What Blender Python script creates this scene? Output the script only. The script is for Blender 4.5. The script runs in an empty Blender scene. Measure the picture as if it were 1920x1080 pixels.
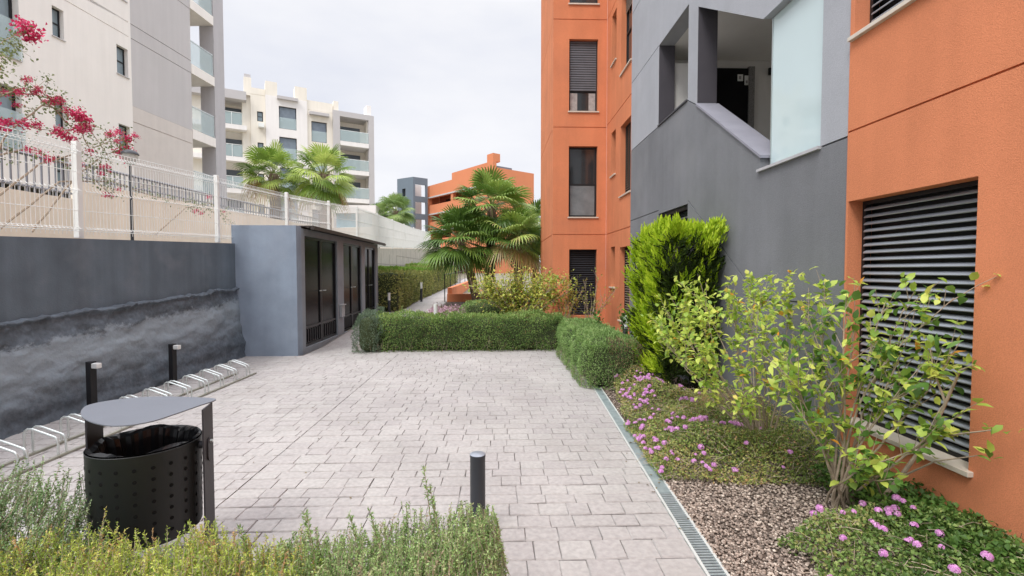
import bpy, math, random
import numpy as np
from mathutils import Vector, noise
from mathutils.geometry import tessellate_polygon
R = math.radians
random.seed(7); rng = np.random.default_rng(7)
scene = bpy.context.scene
COL = scene.collection

# ------------------------------------------------------------------ camera
cam_d = bpy.data.cameras.new("camera"); cam = bpy.data.objects.new("camera", cam_d); COL.objects.link(cam)
cam_d.sensor_width = 36; cam_d.lens = 900/1920*36; cam_d.clip_start = 0.05; cam_d.clip_end = 2000
cam.location = (0, 0, 1.6)
cam.rotation_euler = (math.pi/2 - math.atan(32/900), 0, -math.atan(28/900))
scene.camera = cam
# ------------------------------------------------------------------ light
SUN_EL, SUN_AZ = 52, 215      # azimuth of the sun, clockwise from +Y
world = bpy.data.worlds.new("World"); scene.world = world; world.use_nodes = True
nt = world.node_tree; nt.nodes.clear()
out = nt.nodes.new("ShaderNodeOutputWorld"); bg = nt.nodes.new("ShaderNodeBackground")
sky = nt.nodes.new("ShaderNodeTexSky"); sky.sky_type = 'NISHITA'; sky.sun_disc = False
sky.sun_elevation = R(SUN_EL); sky.sun_rotation = R(SUN_AZ); sky.dust_density = 2.0
tc = nt.nodes.new("ShaderNodeTexCoord"); mp = nt.nodes.new("ShaderNodeMapping"); mp.inputs['Scale'].default_value = (1.0, 1.0, 2.6)
nz = nt.nodes.new("ShaderNodeTexNoise"); nz.inputs['Scale'].default_value = 2.2; nz.inputs['Detail'].default_value = 5; nz.inputs['Roughness'].default_value = .52
cr = nt.nodes.new("ShaderNodeValToRGB")
cr.color_ramp.elements[0].position = .34; cr.color_ramp.elements[0].color = (7.6, 7.8, 8.6, 1)
cr.color_ramp.elements[1].position = .62; cr.color_ramp.elements[1].color = (9.1, 9.1, 9.4, 1)
mx = nt.nodes.new("ShaderNodeMix"); mx.data_type = 'RGBA'; mx.inputs['Factor'].default_value = .93
L = nt.links.new
L(tc.outputs['Generated'], mp.inputs['Vector']); L(mp.outputs[0], nz.inputs['Vector']); L(nz.outputs['Fac'], cr.inputs['Fac'])
# an overcast sky is about three times brighter overhead than at the horizon
sx = nt.nodes.new("ShaderNodeSeparateXYZ"); L(tc.outputs['Generated'], sx.inputs[0])
gr_ = nt.nodes.new("ShaderNodeMapRange"); gr_.inputs['From Min'].default_value = .48; gr_.inputs['From Max'].default_value = 1; gr_.inputs['To Min'].default_value = .80; gr_.inputs['To Max'].default_value = 3.0; L(sx.outputs['Z'], gr_.inputs['Value'])
vs_ = nt.nodes.new("ShaderNodeVectorMath"); vs_.operation = 'SCALE'; L(cr.outputs[0], vs_.inputs[0]); L(gr_.outputs[0], vs_.inputs['Scale'])
L(sky.outputs[0], mx.inputs['A']); L(vs_.outputs[0], mx.inputs['B']); L(mx.outputs['Result'], bg.inputs['Color'])
bg.inputs['Strength'].default_value = .1; L(bg.outputs[0], out.inputs['Surface'])
sd = bpy.data.lights.new("sun", 'SUN'); sd.energy = 1.5; sd.angle = R(20); sd.color = (1, .96, .9)
sun = bpy.data.objects.new("sun", sd); COL.objects.link(sun)
az = R(SUN_AZ); el = R(SUN_EL)
sv = Vector((math.sin(az)*math.cos(el), math.cos(az)*math.cos(el), math.sin(el)))
sun.rotation_euler = sv.to_track_quat('Z', 'Y').to_euler()
scene.view_settings.view_transform = 'Standard'; scene.view_settings.look = 'None'
scene.view_settings.exposure = .45; scene.view_settings.gamma = 1

# ------------------------------------------------------------------ materials
MC = {}
def mat(name, col, rough=.8, metal=0, var=.12, vs=3, bump=0, bs=120, spec=.3, streak=0, stain=None, attr=None, transl=0, alpha=1, fine=0, coat=0):
    """col: base colour; var/vs: mottling; bump/bs: grain; streak: vertical rain marks; stain=(colour, amount, scale); attr: list of ramp stops on 'tone'."""
    if name in MC: return MC[name]
    m = bpy.data.materials.new(name); m.use_nodes = True; n = m.node_tree.nodes; l = m.node_tree.links.new
    b = n['Principled BSDF']; b.inputs['Roughness'].default_value = rough; b.inputs['Metallic'].default_value = metal
    b.inputs['Specular IOR Level'].default_value = spec
    if coat: b.inputs['Coat Weight'].default_value = coat
    t = n.new("ShaderNodeTexCoord")
    if attr:
        a = n.new("ShaderNodeAttribute"); a.attribute_name = 'tone'
        r = n.new("ShaderNodeValToRGB"); e = r.color_ramp.elements
        while len(e) < len(attr): e.new(.5)
        for i, (p, c) in enumerate(attr): e[i].position = p; e[i].color = (*c, 1)
        l(a.outputs['Fac'], r.inputs['Fac']); base = r.outputs['Color']
    else:
        rg = n.new("ShaderNodeRGB"); rg.outputs[0].default_value = (*col, 1); base = rg.outputs[0]
    def mul(base, fac, lo, hi):
        mr = n.new("ShaderNodeMapRange"); mr.inputs['From Min'].default_value = .3; mr.inputs['From Max'].default_value = .7
        mr.inputs['To Min'].default_value = lo; mr.inputs['To Max'].default_value = hi; l(fac, mr.inputs['Value'])
        vm = n.new("ShaderNodeVectorMath"); vm.operation = 'SCALE'; l(base, vm.inputs[0]); l(mr.outputs[0], vm.inputs['Scale']); return vm.outputs[0]
    if var:
        x = n.new("ShaderNodeTexNoise"); x.inputs['Scale'].default_value = vs; x.inputs['Detail'].default_value = 5; x.inputs['Roughness'].default_value = .6
        l(t.outputs['Object'], x.inputs['Vector']); base = mul(base, x.outputs['Fac'], 1-var, 1+var)
    if fine:
        x = n.new("ShaderNodeTexNoise"); x.inputs['Scale'].default_value = bs; x.inputs['Detail'].default_value = 3
        l(t.outputs['Object'], x.inputs['Vector']); base = mul(base, x.outputs['Fac'], 1-fine, 1+fine)
    if streak:
        x = n.new("ShaderNodeTexNoise"); x.inputs['Scale'].default_value = 1; x.inputs['Detail'].default_value = 4
        mpp = n.new("ShaderNodeMapping"); mpp.inputs['Scale'].default_value = (5, 5, .35); l(t.outputs['Object'], mpp.inputs['Vector']); l(mpp.outputs[0], x.inputs['Vector'])
        base = mul(base, x.outputs['Fac'], 1-streak, 1+streak)
    if stain:
        x = n.new("ShaderNodeTexNoise"); x.inputs['Scale'].default_value = stain[2]; x.inputs['Detail'].default_value = 6
        l(t.outputs['Object'], x.inputs['Vector'])
        mr = n.new("ShaderNodeMapRange"); mr.inputs['From Min'].default_value = .52; mr.inputs['From Max'].default_value = .72; mr.inputs['To Max'].default_value = stain[1]; l(x.outputs['Fac'], mr.inputs['Value'])
        mm = n.new("ShaderNodeMix"); mm.data_type = 'RGBA'; l(mr.outputs[0], mm.inputs['Factor']); l(base, mm.inputs['A']); mm.inputs['B'].default_value = (*stain[0], 1); base = mm.outputs['Result']
    l(base, b.inputs['Base Color'])
    if bump:
        x = n.new("ShaderNodeTexNoise"); x.inputs['Scale'].default_value = bs; x.inputs['Detail'].default_value = 4; x.inputs['Roughness'].default_value = .6
        l(t.outputs['Object'], x.inputs['Vector'])
        bp = n.new("ShaderNodeBump"); bp.inputs['Strength'].default_value = bump; bp.inputs['Distance'].default_value = .01; l(x.outputs['Fac'], bp.inputs['Height']); l(bp.outputs[0], b.inputs['Normal'])
    o = n['Material Output']
    if transl:
        tr = n.new("ShaderNodeBsdfTranslucent"); l(base, tr.inputs['Color']); ms = n.new("ShaderNodeMixShader"); ms.inputs[0].default_value = transl
        l(b.outputs[0], ms.inputs[1]); l(tr.outputs[0], ms.inputs[2]); l(ms.outputs[0], o.inputs['Surface'])
    if alpha < 1: b.inputs['Alpha'].default_value = alpha
    MC[name] = m; return m

ORANGE = mat("orange_render", (.66, .245, .125), .9, var=.08, vs=1.0, bump=.42, bs=150, streak=.05, fine=.10, stain=((.50, .20, .12), .35, 1.1), spec=.08)
GREYL = mat("light_grey_render", (.385, .40, .435), .9, var=.06, vs=1.5, bump=.42, bs=150, fine=.07, streak=.03, spec=.08)
GREYD = mat("dark_grey_render", (.205, .212, .228), .9, var=.10, vs=1.1, bump=.42, bs=150, fine=.09, streak=.055, stain=((.26, .265, .275), .35, 1.3), spec=.08)
JAMBSH = mat("jamb_shade_render", (.075, .07, .082), .9, var=.08, vs=2, bump=.4, bs=90)
WHITEI = mat("white_interior_plaster", (.72, .71, .69), .9, var=.03, bump=.1)
STONE = mat("cream_sill_stone", (.62, .56, .48), .6, var=.06, vs=8)
CAPM = mat("grey_coping", (.27, .27, .315), .7, var=.08, vs=4, bump=.2, bs=150)
SLAT = mat("anthracite_shutter", (.30, .325, .36), .42, metal=.3, var=.05, vs=6)
SLATD = mat("black_shutter", (.03, .033, .04), .4, metal=.3, var=.05)
SLATB = mat("bronze_shutter", (.19, .17, .145), .5, metal=.3, var=.05)
BLACKM = mat("black_metal", (.018, .018, .02), .45, var=.1)
PANE = mat("dark_window_glass", (.03, .036, .04), .06, var=.1, spec=.9)
PANEL = mat("pale_window_glass", (.20, .26, .29), .12, var=.15, vs=.8, spec=.9)
FROST = mat("frosted_glass", (.60, .73, .75), .04, var=.03, vs=.7, spec=.8, alpha=.9)
GLASSB = mat("balcony_glass", (.60, .73, .74), .05, var=.02, spec=.8, alpha=.38)
CREAM = mat("cream_render", (.88, .84, .795), .9, var=.03, vs=.7, bump=.2, bs=60, streak=.03)
TAUPE = mat("taupe_render", (.56, .54, .54), .9, var=.03, vs=.7, bump=.2, bs=60, streak=.03)
CREAM2 = mat("warm_white_render", (.82, .77, .68), .9, var=.03, vs=.4, streak=.03)
WHITE2 = mat("white_render", (.84, .81, .79), .9, var=.02, vs=.4, streak=.03)
GREY2 = mat("pale_grey_render", (.52, .50, .50), .9, var=.03, vs=.4)
BEIGE = mat("beige_wall_render", (.86, .79, .68), .9, var=.05, vs=1.4, bump=.3, bs=70, streak=.05)
CONC = mat("pale_concrete", (.50, .47, .41), .9, var=.10, vs=2.5, bump=.4, bs=40, streak=.10)
WALLD = mat("slate_painted_render", (.118, .148, .178), .85, var=.16, vs=1.6, bump=.4, bs=60, streak=.14, stain=((.22, .24, .27), .35, 2.5))
STORE = mat("blue_grey_render", (.25, .305, .38), .85, var=.12, vs=2.2, bump=.35, bs=70, streak=.05, stain=((.30, .34, .40), .4, 1.8))
STOREJ = mat("mid_grey_render", (.25, .28, .315), .85, var=.10, vs=3, bump=.35, bs=70)
ROOFM = mat("dark_brown_metal_sheet", (.05, .042, .038), .5, var=.1)
DOORB = mat("black_gloss_door", (.006, .006, .007), .22, var=.1, spec=.18)
LOUV = mat("black_louvre", (.03, .03, .033), .3, metal=.4)
WHITEP = mat("white_powder_coat", (.80, .82, .80), .45, var=.03)
GALV = mat("galvanised_steel", (.66, .70, .69), .38, metal=.75, var=.12, vs=14)
GALVR = mat("weathered_rail_steel", (.34, .34, .29), .55, metal=.4, var=.2, vs=12)
BIN = mat("charcoal_powder_coat", (.017, .019, .020), .5, var=.1, bump=.12, bs=500, spec=.5)
BINLID = mat("grey_powder_coated_lid", (.155, .17, .20), .5, var=.05, bump=.1, bs=400, spec=.4)
POST = mat("dark_plum_grey_steel", (.04, .036, .042), .5, var=.08, bump=.1, bs=400)
BAG = mat("black_plastic_bag", (.015, .016, .018), .32, var=.1, spec=.4)
BOLL = mat("anthracite_bollard", (.05, .056, .066), .42, var=.06, bump=.06, bs=400)
BOLLT = mat("grey_bollard_cap", (.32, .35, .40), .4, metal=.4, var=.15, vs=30)
LAMPW = mat("white_lamp_plastic", (.75, .76, .74), .35, var=.03)
BARK = mat("grey_brown_bark", (.27, .21, .15), .9, var=.3, vs=18, bump=.6, bs=60)
TWIG = mat("pale_twig", (.38, .31, .235), .85, var=.25, vs=20)
PALMT = mat("palm_trunk_fibre", (.22, .165, .12), .95, var=.35, vs=12, bump=1, bs=30)
SOIL = mat("brown_soil", (.10, .075, .06), .95, var=.3, vs=6, bump=.6, bs=40)
TERR = mat("far_ground_earth", (.22, .20, .15), .95, var=.25, vs=.6, bump=.4, bs=10)
PINKF = mat("lilac_pink_petal", (0, 0, 0), .7, var=0, attr=[(0, (.52, .18, .50)), (.5, (.70, .34, .66)), (1, (.86, .55, .80))], transl=.25)
MAGF = mat("magenta_bract", (0, 0, 0), .7, var=0, attr=[(0, (.45, .02, .09)), (.6, (.70, .05, .16)), (1, (.80, .16, .30))], transl=.3)

def leafmat(name, stops, rough=.5, transl=.3, spec=.35):
    return mat(name, (0, 0, 0), rough, var=0, attr=stops, transl=transl, spec=spec)
L_HEDGE = leafmat("hedge_leaf", [(0, (.075, .14, .035)), (.5, (.19, .31, .08)), (.85, (.40, .56, .17)), (1, (.32, .25, .10))])
L_HEDGEG = leafmat("rosemary_hedge_leaf", [(0, (.13, .23, .06)), (.5, (.25, .40, .12)), (.9, (.42, .58, .22)), (1, (.30, .20, .12))])
L_LONG = leafmat("dry_hedge_leaf", [(0, (.18, .22, .06)), (.5, (.37, .40, .12)), (.85, (.52, .46, .18)), (1, (.52, .40, .22))])
L_LONGT = leafmat("fresh_hedge_leaf", [(0, (.12, .24, .03)), (1, (.24, .40, .06))])
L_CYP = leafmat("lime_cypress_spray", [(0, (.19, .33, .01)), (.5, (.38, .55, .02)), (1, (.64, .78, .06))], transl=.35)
L_CYPSH = leafmat("shaded_cypress_spray", [(0, (.012, .022, .004)), (.6, (.035, .065, .008)), (1, (.14, .23, .02))], transl=.2)  # dark copy of the lime spray, with shade put into the leaf colour
L_HIB = leafmat("shrub_leaf", [(0, (.07, .16, .035)), (.3, (.16, .32, .06)), (.62, (.44, .60, .10)), (.95, (.74, .80, .18)), (.985, (.76, .76, .18)), (1, (.78, .36, .05))], rough=.42, transl=.4)
L_YEL = leafmat("yellowing_bush_leaf", [(0, (.16, .26, .05)), (.45, (.42, .50, .09)), (.85, (.68, .66, .14)), (1, (.60, .32, .14))], transl=.35)
L_LAN = leafmat("lantana_leaf", [(0, (.12, .20, .045)), (.45, (.31, .39, .10)), (.8, (.54, .49, .18)), (1, (.55, .34, .17))], transl=.3)
L_LANG = leafmat("green_lantana_leaf", [(0, (.07, .15, .03)), (.6, (.18, .33, .07)), (1, (.36, .50, .14))], transl=.3)
L_ROSG = leafmat("rosemary_needle", [(0, (.13, .22, .07)), (.5, (.29, .45, .15)), (.9, (.50, .64, .27)), (1, (.50, .40, .26))], transl=.3)
L_ROSY = leafmat("yellow_needle", [(0, (.20, .32, .06)), (.4, (.46, .58, .11)), (.85, (.74, .78, .18)), (1, (.58, .36, .16))], transl=.35)
L_ROSB = leafmat("bluish_needle", [(0, (.10, .19, .07)), (.6, (.26, .42, .17)), (1, (.46, .60, .33))], transl=.25)
L_PALM = leafmat("palm_leaf_dark", [(0, (.05, .11, .02)), (.5, (.17, .30, .055)), (.9, (.42, .56, .14)), (1, (.46, .36, .16))], rough=.4, transl=.25, spec=.5)
L_PALMY = leafmat("palm_leaf_light", [(0, (.08, .16, .02)), (.5, (.27, .41, .07)), (.85, (.54, .64, .17)), (1, (.45, .30, .12))], rough=.4, transl=.3, spec=.5)
L_BOUG = leafmat("bougainvillea_leaf", [(0, (.10, .15, .05)), (1, (.28, .33, .14))])
L_PINKG = leafmat("purple_ground_leaf", [(0, (.20, .20, .10)), (.5, (.48, .30, .36)), (1, (.75, .52, .66))])
L_TREE = leafmat("far_tree_leaf", [(0, (.13, .22, .06)), (1, (.40, .52, .18))])
PAV = mat("stamped_concrete", (0, 0, 0), .78, var=.12, vs=.8, attr=[(0, (.36, .335, .33)), (.5, (.395, .375, .362)), (.8, (.42, .405, .388)), (1, (.435, .39, .36))], bump=.45, bs=30, fine=.12, stain=((.29, .27, .255), .45, 1.3))
PJOINT = mat("paving_joint", (.20, .18, .17), .9, var=.1)
GRAV = mat("gravel_stone", (0, 0, 0), .8, var=.12, vs=90, attr=[(0, (.11, .09, .075)), (.4, (.26, .205, .17)), (.8, (.40, .32, .265)), (1, (.60, .52, .44))])

# ------------------------------------------------------------------ scene graph helpers
ORG = {None: Vector((0, 0, 0))}
def thing(name, label, cat, base=(0, 0, 0), group=None):
    o = bpy.data.objects.new(name, None); COL.objects.link(o); o.location = base; o.empty_display_size = .2
    o['label'] = label; o['category'] = cat
    if group: o['group'] = group
    ORG[o] = Vector(base); return o
def tag(o, label, cat, group=None):
    o['label'] = label; o['category'] = cat
    if group: o['group'] = group
    return o
def link(name, me, m, parent=None, smooth=False):
    o = bpy.data.objects.new(name, me); COL.objects.link(o)
    if m: me.materials.append(m)
    if smooth: me.polygons.foreach_set('use_smooth', [True]*len(me.polygons))
    base = ORG[parent]
    if parent:
        o.parent = parent; me.transform(__import__('mathutils').Matrix.Translation(-base))
    ORG[o] = base; return o
def struct(o): o['kind'] = 'structure'; return o
def copy_tree(o, loc, label=None):
    c = o.copy(); COL.objects.link(c); c.location = loc
    if label: c['label'] = label
    for ch in list(o.children):
        d = ch.copy(); COL.objects.link(d); d.parent = c
        for g in list(ch.children):
            e = g.copy(); COL.objects.link(e); e.parent = d
    return c

class MB:
    def __init__(s): s.v = []; s.f = []
    def add(s, vs, fs):
        k = len(s.v); s.v += [tuple(a) for a in vs]; s.f += [tuple(i+k for i in f) for f in fs]; return s
    def box(s, x0, x1, y0, y1, z0, z1):
        return s.add([(x0,y0,z0),(x1,y0,z0),(x1,y1,z0),(x0,y1,z0),(x0,y0,z1),(x1,y0,z1),(x1,y1,z1),(x0,y1,z1)],
                     [(0,3,2,1),(4,5,6,7),(0,1,5,4),(1,2,6,5),(2,3,7,6),(3,0,4,7)])
    def obox(s, O, u, w, a0, a1, b0, b1, c0, c1):
        """box in a wall frame: a along u, b up, c along w (into the wall)"""
        P = lambda a, b, c: O + u*a + Vector((0, 0, b)) + w*c
        return s.add([P(a0,b0,c0),P(a1,b0,c0),P(a1,b0,c1),P(a0,b0,c1),P(a0,b1,c0),P(a1,b1,c0),P(a1,b1,c1),P(a0,b1,c1)],
                     [(0,3,2,1),(4,5,6,7),(0,1,5,4),(1,2,6,5),(2,3,7,6),(3,0,4,7)])
    def prism(s, pts, w, base=None):
        """closed polygon pts (3D) extruded by vector w"""
        n = len(pts); q = [Vector(p) for p in pts]
        return s.add(q+[p+w for p in q], [tuple(range(n))[::-1], tuple(range(n, 2*n))]+[(i, (i+1) % n, n+(i+1) % n, n+i) for i in range(n)])
    def tube(s, path, r, n=6, caps=True):
        path = [Vector(p) for p in path]; rs = r if isinstance(r, (list, tuple)) else [r]*len(path)
        vs = []; fs = []; prev = None
        for i, p in enumerate(path):
            t = (path[min(i+1, len(path)-1)]-path[max(i-1, 0)])
            if t.length < 1e-9: t = Vector((0, 0, 1))
            t.normalize()
            if prev is None:
                a = Vector((0, 0, 1)) if abs(t.z) < .9 else Vector((1, 0, 0)); prev = t.cross(a).normalized()
            sx = (prev - t*prev.dot(t)).normalized(); prev = sx; sy = t.cross(sx)
            for k in range(n):
                a = 2*math.pi*k/n; vs.append(p + (sx*math.cos(a)+sy*math.sin(a))*rs[i])
        for i in range(len(path)-1):
            for k in range(n): fs.append((i*n+k, i*n+(k+1) % n, (i+1)*n+(k+1) % n, (i+1)*n+k))
        if caps: fs += [tuple(range(n))[::-1], tuple(range((len(path)-1)*n, len(path)*n))]
        return s.add(vs, fs)
    def lathe(s, c, prof, n=32):
        c = Vector(c); vs = []; fs = []
        for r, z in prof:
            for k in range(n): a = 2*math.pi*k/n; vs.append(c+Vector((r*math.cos(a), r*math.sin(a), z)))
        for i in range(len(prof)-1):
            for k in range(n): fs.append((i*n+k, i*n+(k+1) % n, (i+1)*n+(k+1) % n, (i+1)*n+k))
        return s.add(vs, fs)
    def build(s, name, m, parent=None, smooth=False, bevel=0):
        me = bpy.data.meshes.new(name); me.from_pydata(s.v, [], s.f); me.update()
        o = link(name, me, m, parent, smooth)
        if smooth: me.set_sharp_from_angle(angle=R(40))
        if bevel:
            b = o.modifiers.new('bevel', 'BEVEL'); b.width = bevel; b.segments = 2; b.limit_method = 'ANGLE'
        return o

def sheet(O, u, w, outer, holes, c0, c1):
    """a flat slab outline (a,b) with holes, between depths c0 and c1 along w"""
    mb = MB(); loops = [outer]+holes
    tri = tessellate_polygon([[Vector((a, b, 0)) for a, b in lp] for lp in loops])
    flat = [p for lp in loops for p in lp]; n = len(flat)
    P = lambda a, b, c: O+u*a+Vector((0, 0, b))+w*c
    vs = [P(a, b, c0) for a, b in flat]+[P(a, b, c1) for a, b in flat]
    fs = []
    k = 0
    for t in tri: fs += [tuple(t), tuple(i+n for i in reversed(t))]
    for lp in loops:
        m_ = len(lp)
        for i in range(m_): j = (i+1) % m_; fs.append((k+i, k+j, n+k+j, n+k+i))
        k += m_
    mb.add(vs, fs)
    # make normals consistent
    return mb
def rect(a0, a1, b0, b1): return [(a0, b0), (a1, b0), (a1, b1), (a0, b1)]
def band(p, q, h=.014):   # groove outline between two facade points
    (a0, b0), (a1, b1) = p, q; l = math.hypot(a1-a0, b1-b0); dx, dy = -(b1-b0)/l*h/2, (a1-a0)/l*h/2
    return [(a0-dx, b0-dy), (a1-dx, b1-dy), (a1+dx, b1+dy), (a0+dx, b0+dy)]
def fixn(o):
    import bmesh
    bm = bmesh.new(); bm.from_mesh(o.data); bmesh.ops.recalc_face_normals(bm, faces=bm.faces); bm.to_mesh(o.data); bm.free(); return o
def wall(name, m, parent, O, u, w, outer, openings, grooves=(), thick=.25, skin=.018):
    """rendered wall: a skin with real grooves and openings in front of the solid wall"""
    mb = sheet(O, u, w, outer, list(openings)+list(grooves), 0, skin)
    mb2 = sheet(O, u, w, outer, list(openings), skin+.0005, thick)
    mb.add(mb2.v, mb2.f)
    return fixn(mb.build(name, m, parent))

def slats(O, u, w, a0, a1, b0, b1, c, pitch, depth, tilt=.5, roll=False):
    mb = MB(); n = max(1, int((b1-b0)/pitch)); p = (b1-b0)/n
    for i in range(n):
        z = b0+i*p
        P = lambda a, b, cc: O+u*a+Vector((0, 0, b))+w*cc
        # a curved slat: bottom edge out, top edge in, rolled lip
        prof = [(c, z+p*.10), (c-depth*.55, z+p*.18), (c-depth*.7, z+p*.42), (c-depth*.35, z+p*.8), (c+depth*.15, z+p*1.0), (c+depth*.2, z+p*.86), (c+depth*.05, z+p*.3)] if roll else [(c-depth*.9, z+p*.12), (c-depth*1.0, z+p*.22), (c-depth*.8, z+p*.42), (c-depth*.2, z+p*.60), (c+depth*.25, z+p*.66), (c+depth*.25, z+p*.60), (c-depth*.3, z+p*.50), (c-depth*.75, z+p*.30)]
        k = len(prof)
        vs = [P(a0, b, cc) for cc, b in prof]+[P(a1, b, cc) for cc, b in prof]
        mb.add(vs, [tuple(range(k)), tuple(range(k, 2*k))[::-1]]+[(j, (j+1) % k, k+(j+1) % k, k+j) for j in range(k)])
    return mb

def leafmesh(name, P, D, N, ln, wd, tone, m, parent, fold=.25, mid=.45, link_=True, kind=0):
    """many small leaves in one mesh. P base, D direction, N approx normal, all (n,3)"""
    P = np.asarray(P, float); D = np.asarray(D, float); N = np.asarray(N, float); n = len(P)
    D = D/np.maximum(np.linalg.norm(D, axis=1, keepdims=True), 1e-9)
    S = np.cross(D, N); S /= np.maximum(np.linalg.norm(S, axis=1, keepdims=True), 1e-9); N = np.cross(S, D)
    ln = np.broadcast_to(ln, n)[:, None]; wd = np.broadcast_to(wd, n)[:, None]
    if kind == 0:
        V = np.stack([P, P+D*ln*mid+S*wd*.5+N*wd*fold, P+D*ln, P+D*ln*mid-S*wd*.5+N*wd*fold], 1); k = 4
        F = np.array([[0, 1, 2], [0, 2, 3]])
    else:   # a broad leaf with a drooping tip, 7 points
        V = np.stack([P, P+D*ln*.28+S*wd*.46+N*wd*fold, P+D*ln*.62+S*wd*.42+N*wd*fold*.7, P+D*ln-N*ln*.16,
                      P+D*ln*.62-S*wd*.42+N*wd*fold*.7, P+D*ln*.28-S*wd*.46+N*wd*fold, P+D*ln*.5+N*ln*.02], 1); k = 7
        F = np.array([[0, 1, 6], [1, 2, 6], [2, 3, 6], [3, 4, 6], [4, 5, 6], [5, 0, 6]])
    V = V.reshape(-1, 3); F = (F[None]+np.arange(n)[:, None, None]*k).reshape(-1, 3)
    me = bpy.data.meshes.new(name); me.vertices.add(len(V)); me.vertices.foreach_set('co', V.ravel())
    me.loops.add(F.size); me.loops.foreach_set('vertex_index', F.ravel().astype(np.int32))
    me.polygons.add(len(F)); me.polygons.foreach_set('loop_start', np.arange(0, F.size, 3, dtype=np.int32))
    me.polygons.foreach_set('loop_total', np.full(len(F), 3, dtype=np.int32))
    me.update(calc_edges=True)
    t = np.repeat(np.clip(np.broadcast_to(tone, n), 0, 1), k); c = np.stack([t, t, t, np.ones_like(t)], 1)
    at = me.attributes.new('tone', 'FLOAT_COLOR', 'POINT'); at.data.foreach_set('color', c.ravel().astype(np.float32))
    return link(name, me, m, parent, smooth=(kind == 1))
def rdir(n, up=.0):
    d = rng.normal(size=(n, 3)); d /= np.linalg.norm(d, axis=1, keepdims=True); d[:, 2] += up; return d
def nval(P, s, seed=0):
    return np.array([noise.noise(Vector((p[0]*s+seed, p[1]*s, p[2]*s))) for p in P])

def gh(y):   # height of the ground: level plaza, then the path climbs gently
    return float(np.interp(y, [-50, 10.2, 15, 18.6, 31.6, 60, 120, 400], [0, 0, .30, .42, .58, 1.2, 2.2, 3.0]))
def dx(y): return 1.112+.0516*(y-2.43)     # left edge of the drain

# ================================================================== GROUND
def ground_grid(name, xs, ys, zf, m):
    v = [(x, y, zf(x, y)) for y in ys for x in xs]; nx = len(xs)
    f = [(j*nx+i, j*nx+i+1, (j+1)*nx+i+1, (j+1)*nx+i) for j in range(len(ys)-1) for i in range(nx-1)]
    me = bpy.data.meshes.new(name); me.from_pydata(v, [], f); return struct(link(name, me, m))
ground_grid("ground", [-300, -60, -5.0, 0, 5, 30, 120, 400], [-40, 0, 5, 10.2, 12.5, 15, 18.6, 25, 31.6, 45, 60, 90, 120, 250, 900], lambda x, y: gh(y)-.035, TERR)
def uz(y): return float(np.interp(y, [-20, 4.7, 9.1, 20.7, 37, 60, 120], [1.7, 1.86, 2.0, 2.45, 3.15, 3.6, 4.0]))
ground_grid("upper_terrace", [-7.1, -6.2, -5.12], [-20, 0, 4.7, 9.1, 15, 20.7, 28, 37, 60, 120], lambda x, y: uz(y), TERR)
ground_grid("upper_ground", [-200, -60, -20, -7.3], [-20, 5, 12, 25, 40, 60, 120, 260], lambda x, y: float(np.interp(y, [-20, 12, 40, 120], [2.6, 2.95, 4.0, 4.2])), TERR)
MBed = ground_grid("garden_bed_soil", [1.22, 1.6, 2.0, 2.72], [-1, 2.4, 3.4, 5, 6.5, 9.4], lambda x, y: -.012 + (x-1.3)*.02, SOIL)

# stamped concrete, block by block
def paving():
    Q = []; T = []
    y = .6; row = 0
    while y < 46:
        h = random.choice([.13, .15, .16, .165, .17, .19]) if y < 16 else .3
        if y < 9.1: x0, x1 = -4.72, dx(y+h/2)-.012
        elif y < 15.3: x0, x1 = -3.66 if y < 15 else -3.05, (1.9 if y < 10.3 else float(np.interp(y, [10.3, 12, 15.7, 20], [-.6, -1.6, -1.9, -1.95])))
        else: x0, x1 = -3.05, -1.95
        seams = [s for s in (-1.9, ) if x0 < s < x1 and y < 9.2]
        x = x0 - random.random()*.1
        while x < x1-.02:
            l = random.choice([.15, .18, .19, .2, .21, .23, .26]) if y < 16 else .5
            xe = min(x+l, x1)
            for s in seams:
                if x < s-.03 and xe > s-.05: xe = s
            if x1-xe < .06: xe = x1
            Q.append((max(x, x0), xe, y, y+h)); x = xe
        y += h; row += 1
    V = []; F = []; tone = []
    for (x0, x1, y0, y1) in Q:
        k = len(V); g = .0008; i = .0045; gy = .0048; iy = .011
        t = .15+random.random()*.45 + noise.noise(Vector((x0*.6, y0*.6, 3)))*.35
        j = lambda: random.uniform(-.003, .003)
        tz = random.uniform(-.0015, .0015)
        seam = .006 if abs(x1+1.9) < .001 else 0
        o = [(x0+g, y0+gy), (x1-g-seam, y0+gy), (x1-g-seam, y1-gy), (x0+g, y1-gy)]
        n_ = [(x0+i, y0+iy), (x1-i, y0+iy), (x1-i, y1-iy), (x0+i, y1-iy)]
        for a, b in o: V.append((a+j(), b+j(), gh(b)-.008))
        for a, b in n_: V.append((a+j(), b+j(), gh(b)+tz+random.uniform(-.001, .001)))
        F += [(k+4, k+5, k+6, k+7)]+[(k+q, k+(q+1) % 4, k+4+(q+1) % 4, k+4+q) for q in range(4)]
        tone += [t]*8
    me = bpy.data.meshes.new("plaza_paving"); me.from_pydata(V, [], F)
    c = np.stack([np.clip(tone, 0, 1)]*3+[np.ones(len(tone))], 1)
    me.attributes.new('tone', 'FLOAT_COLOR', 'POINT').data.foreach_set('color', c.ravel().astype(np.float32))
    struct(link("plaza_paving", me, PAV))
paving()
ground_grid("paving_bed", [-4.76, -2, 0, 1.13], [.5, 5, 9.1], lambda x, y: -.0125, PJOINT)
ground_grid("path_bed", [-3.72, -3, -1.9], [9.11, 10.2, 12.5, 15, 18.6, 25, 31.6, 46], lambda x, y: gh(y)-.0125, PJOINT)

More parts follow.
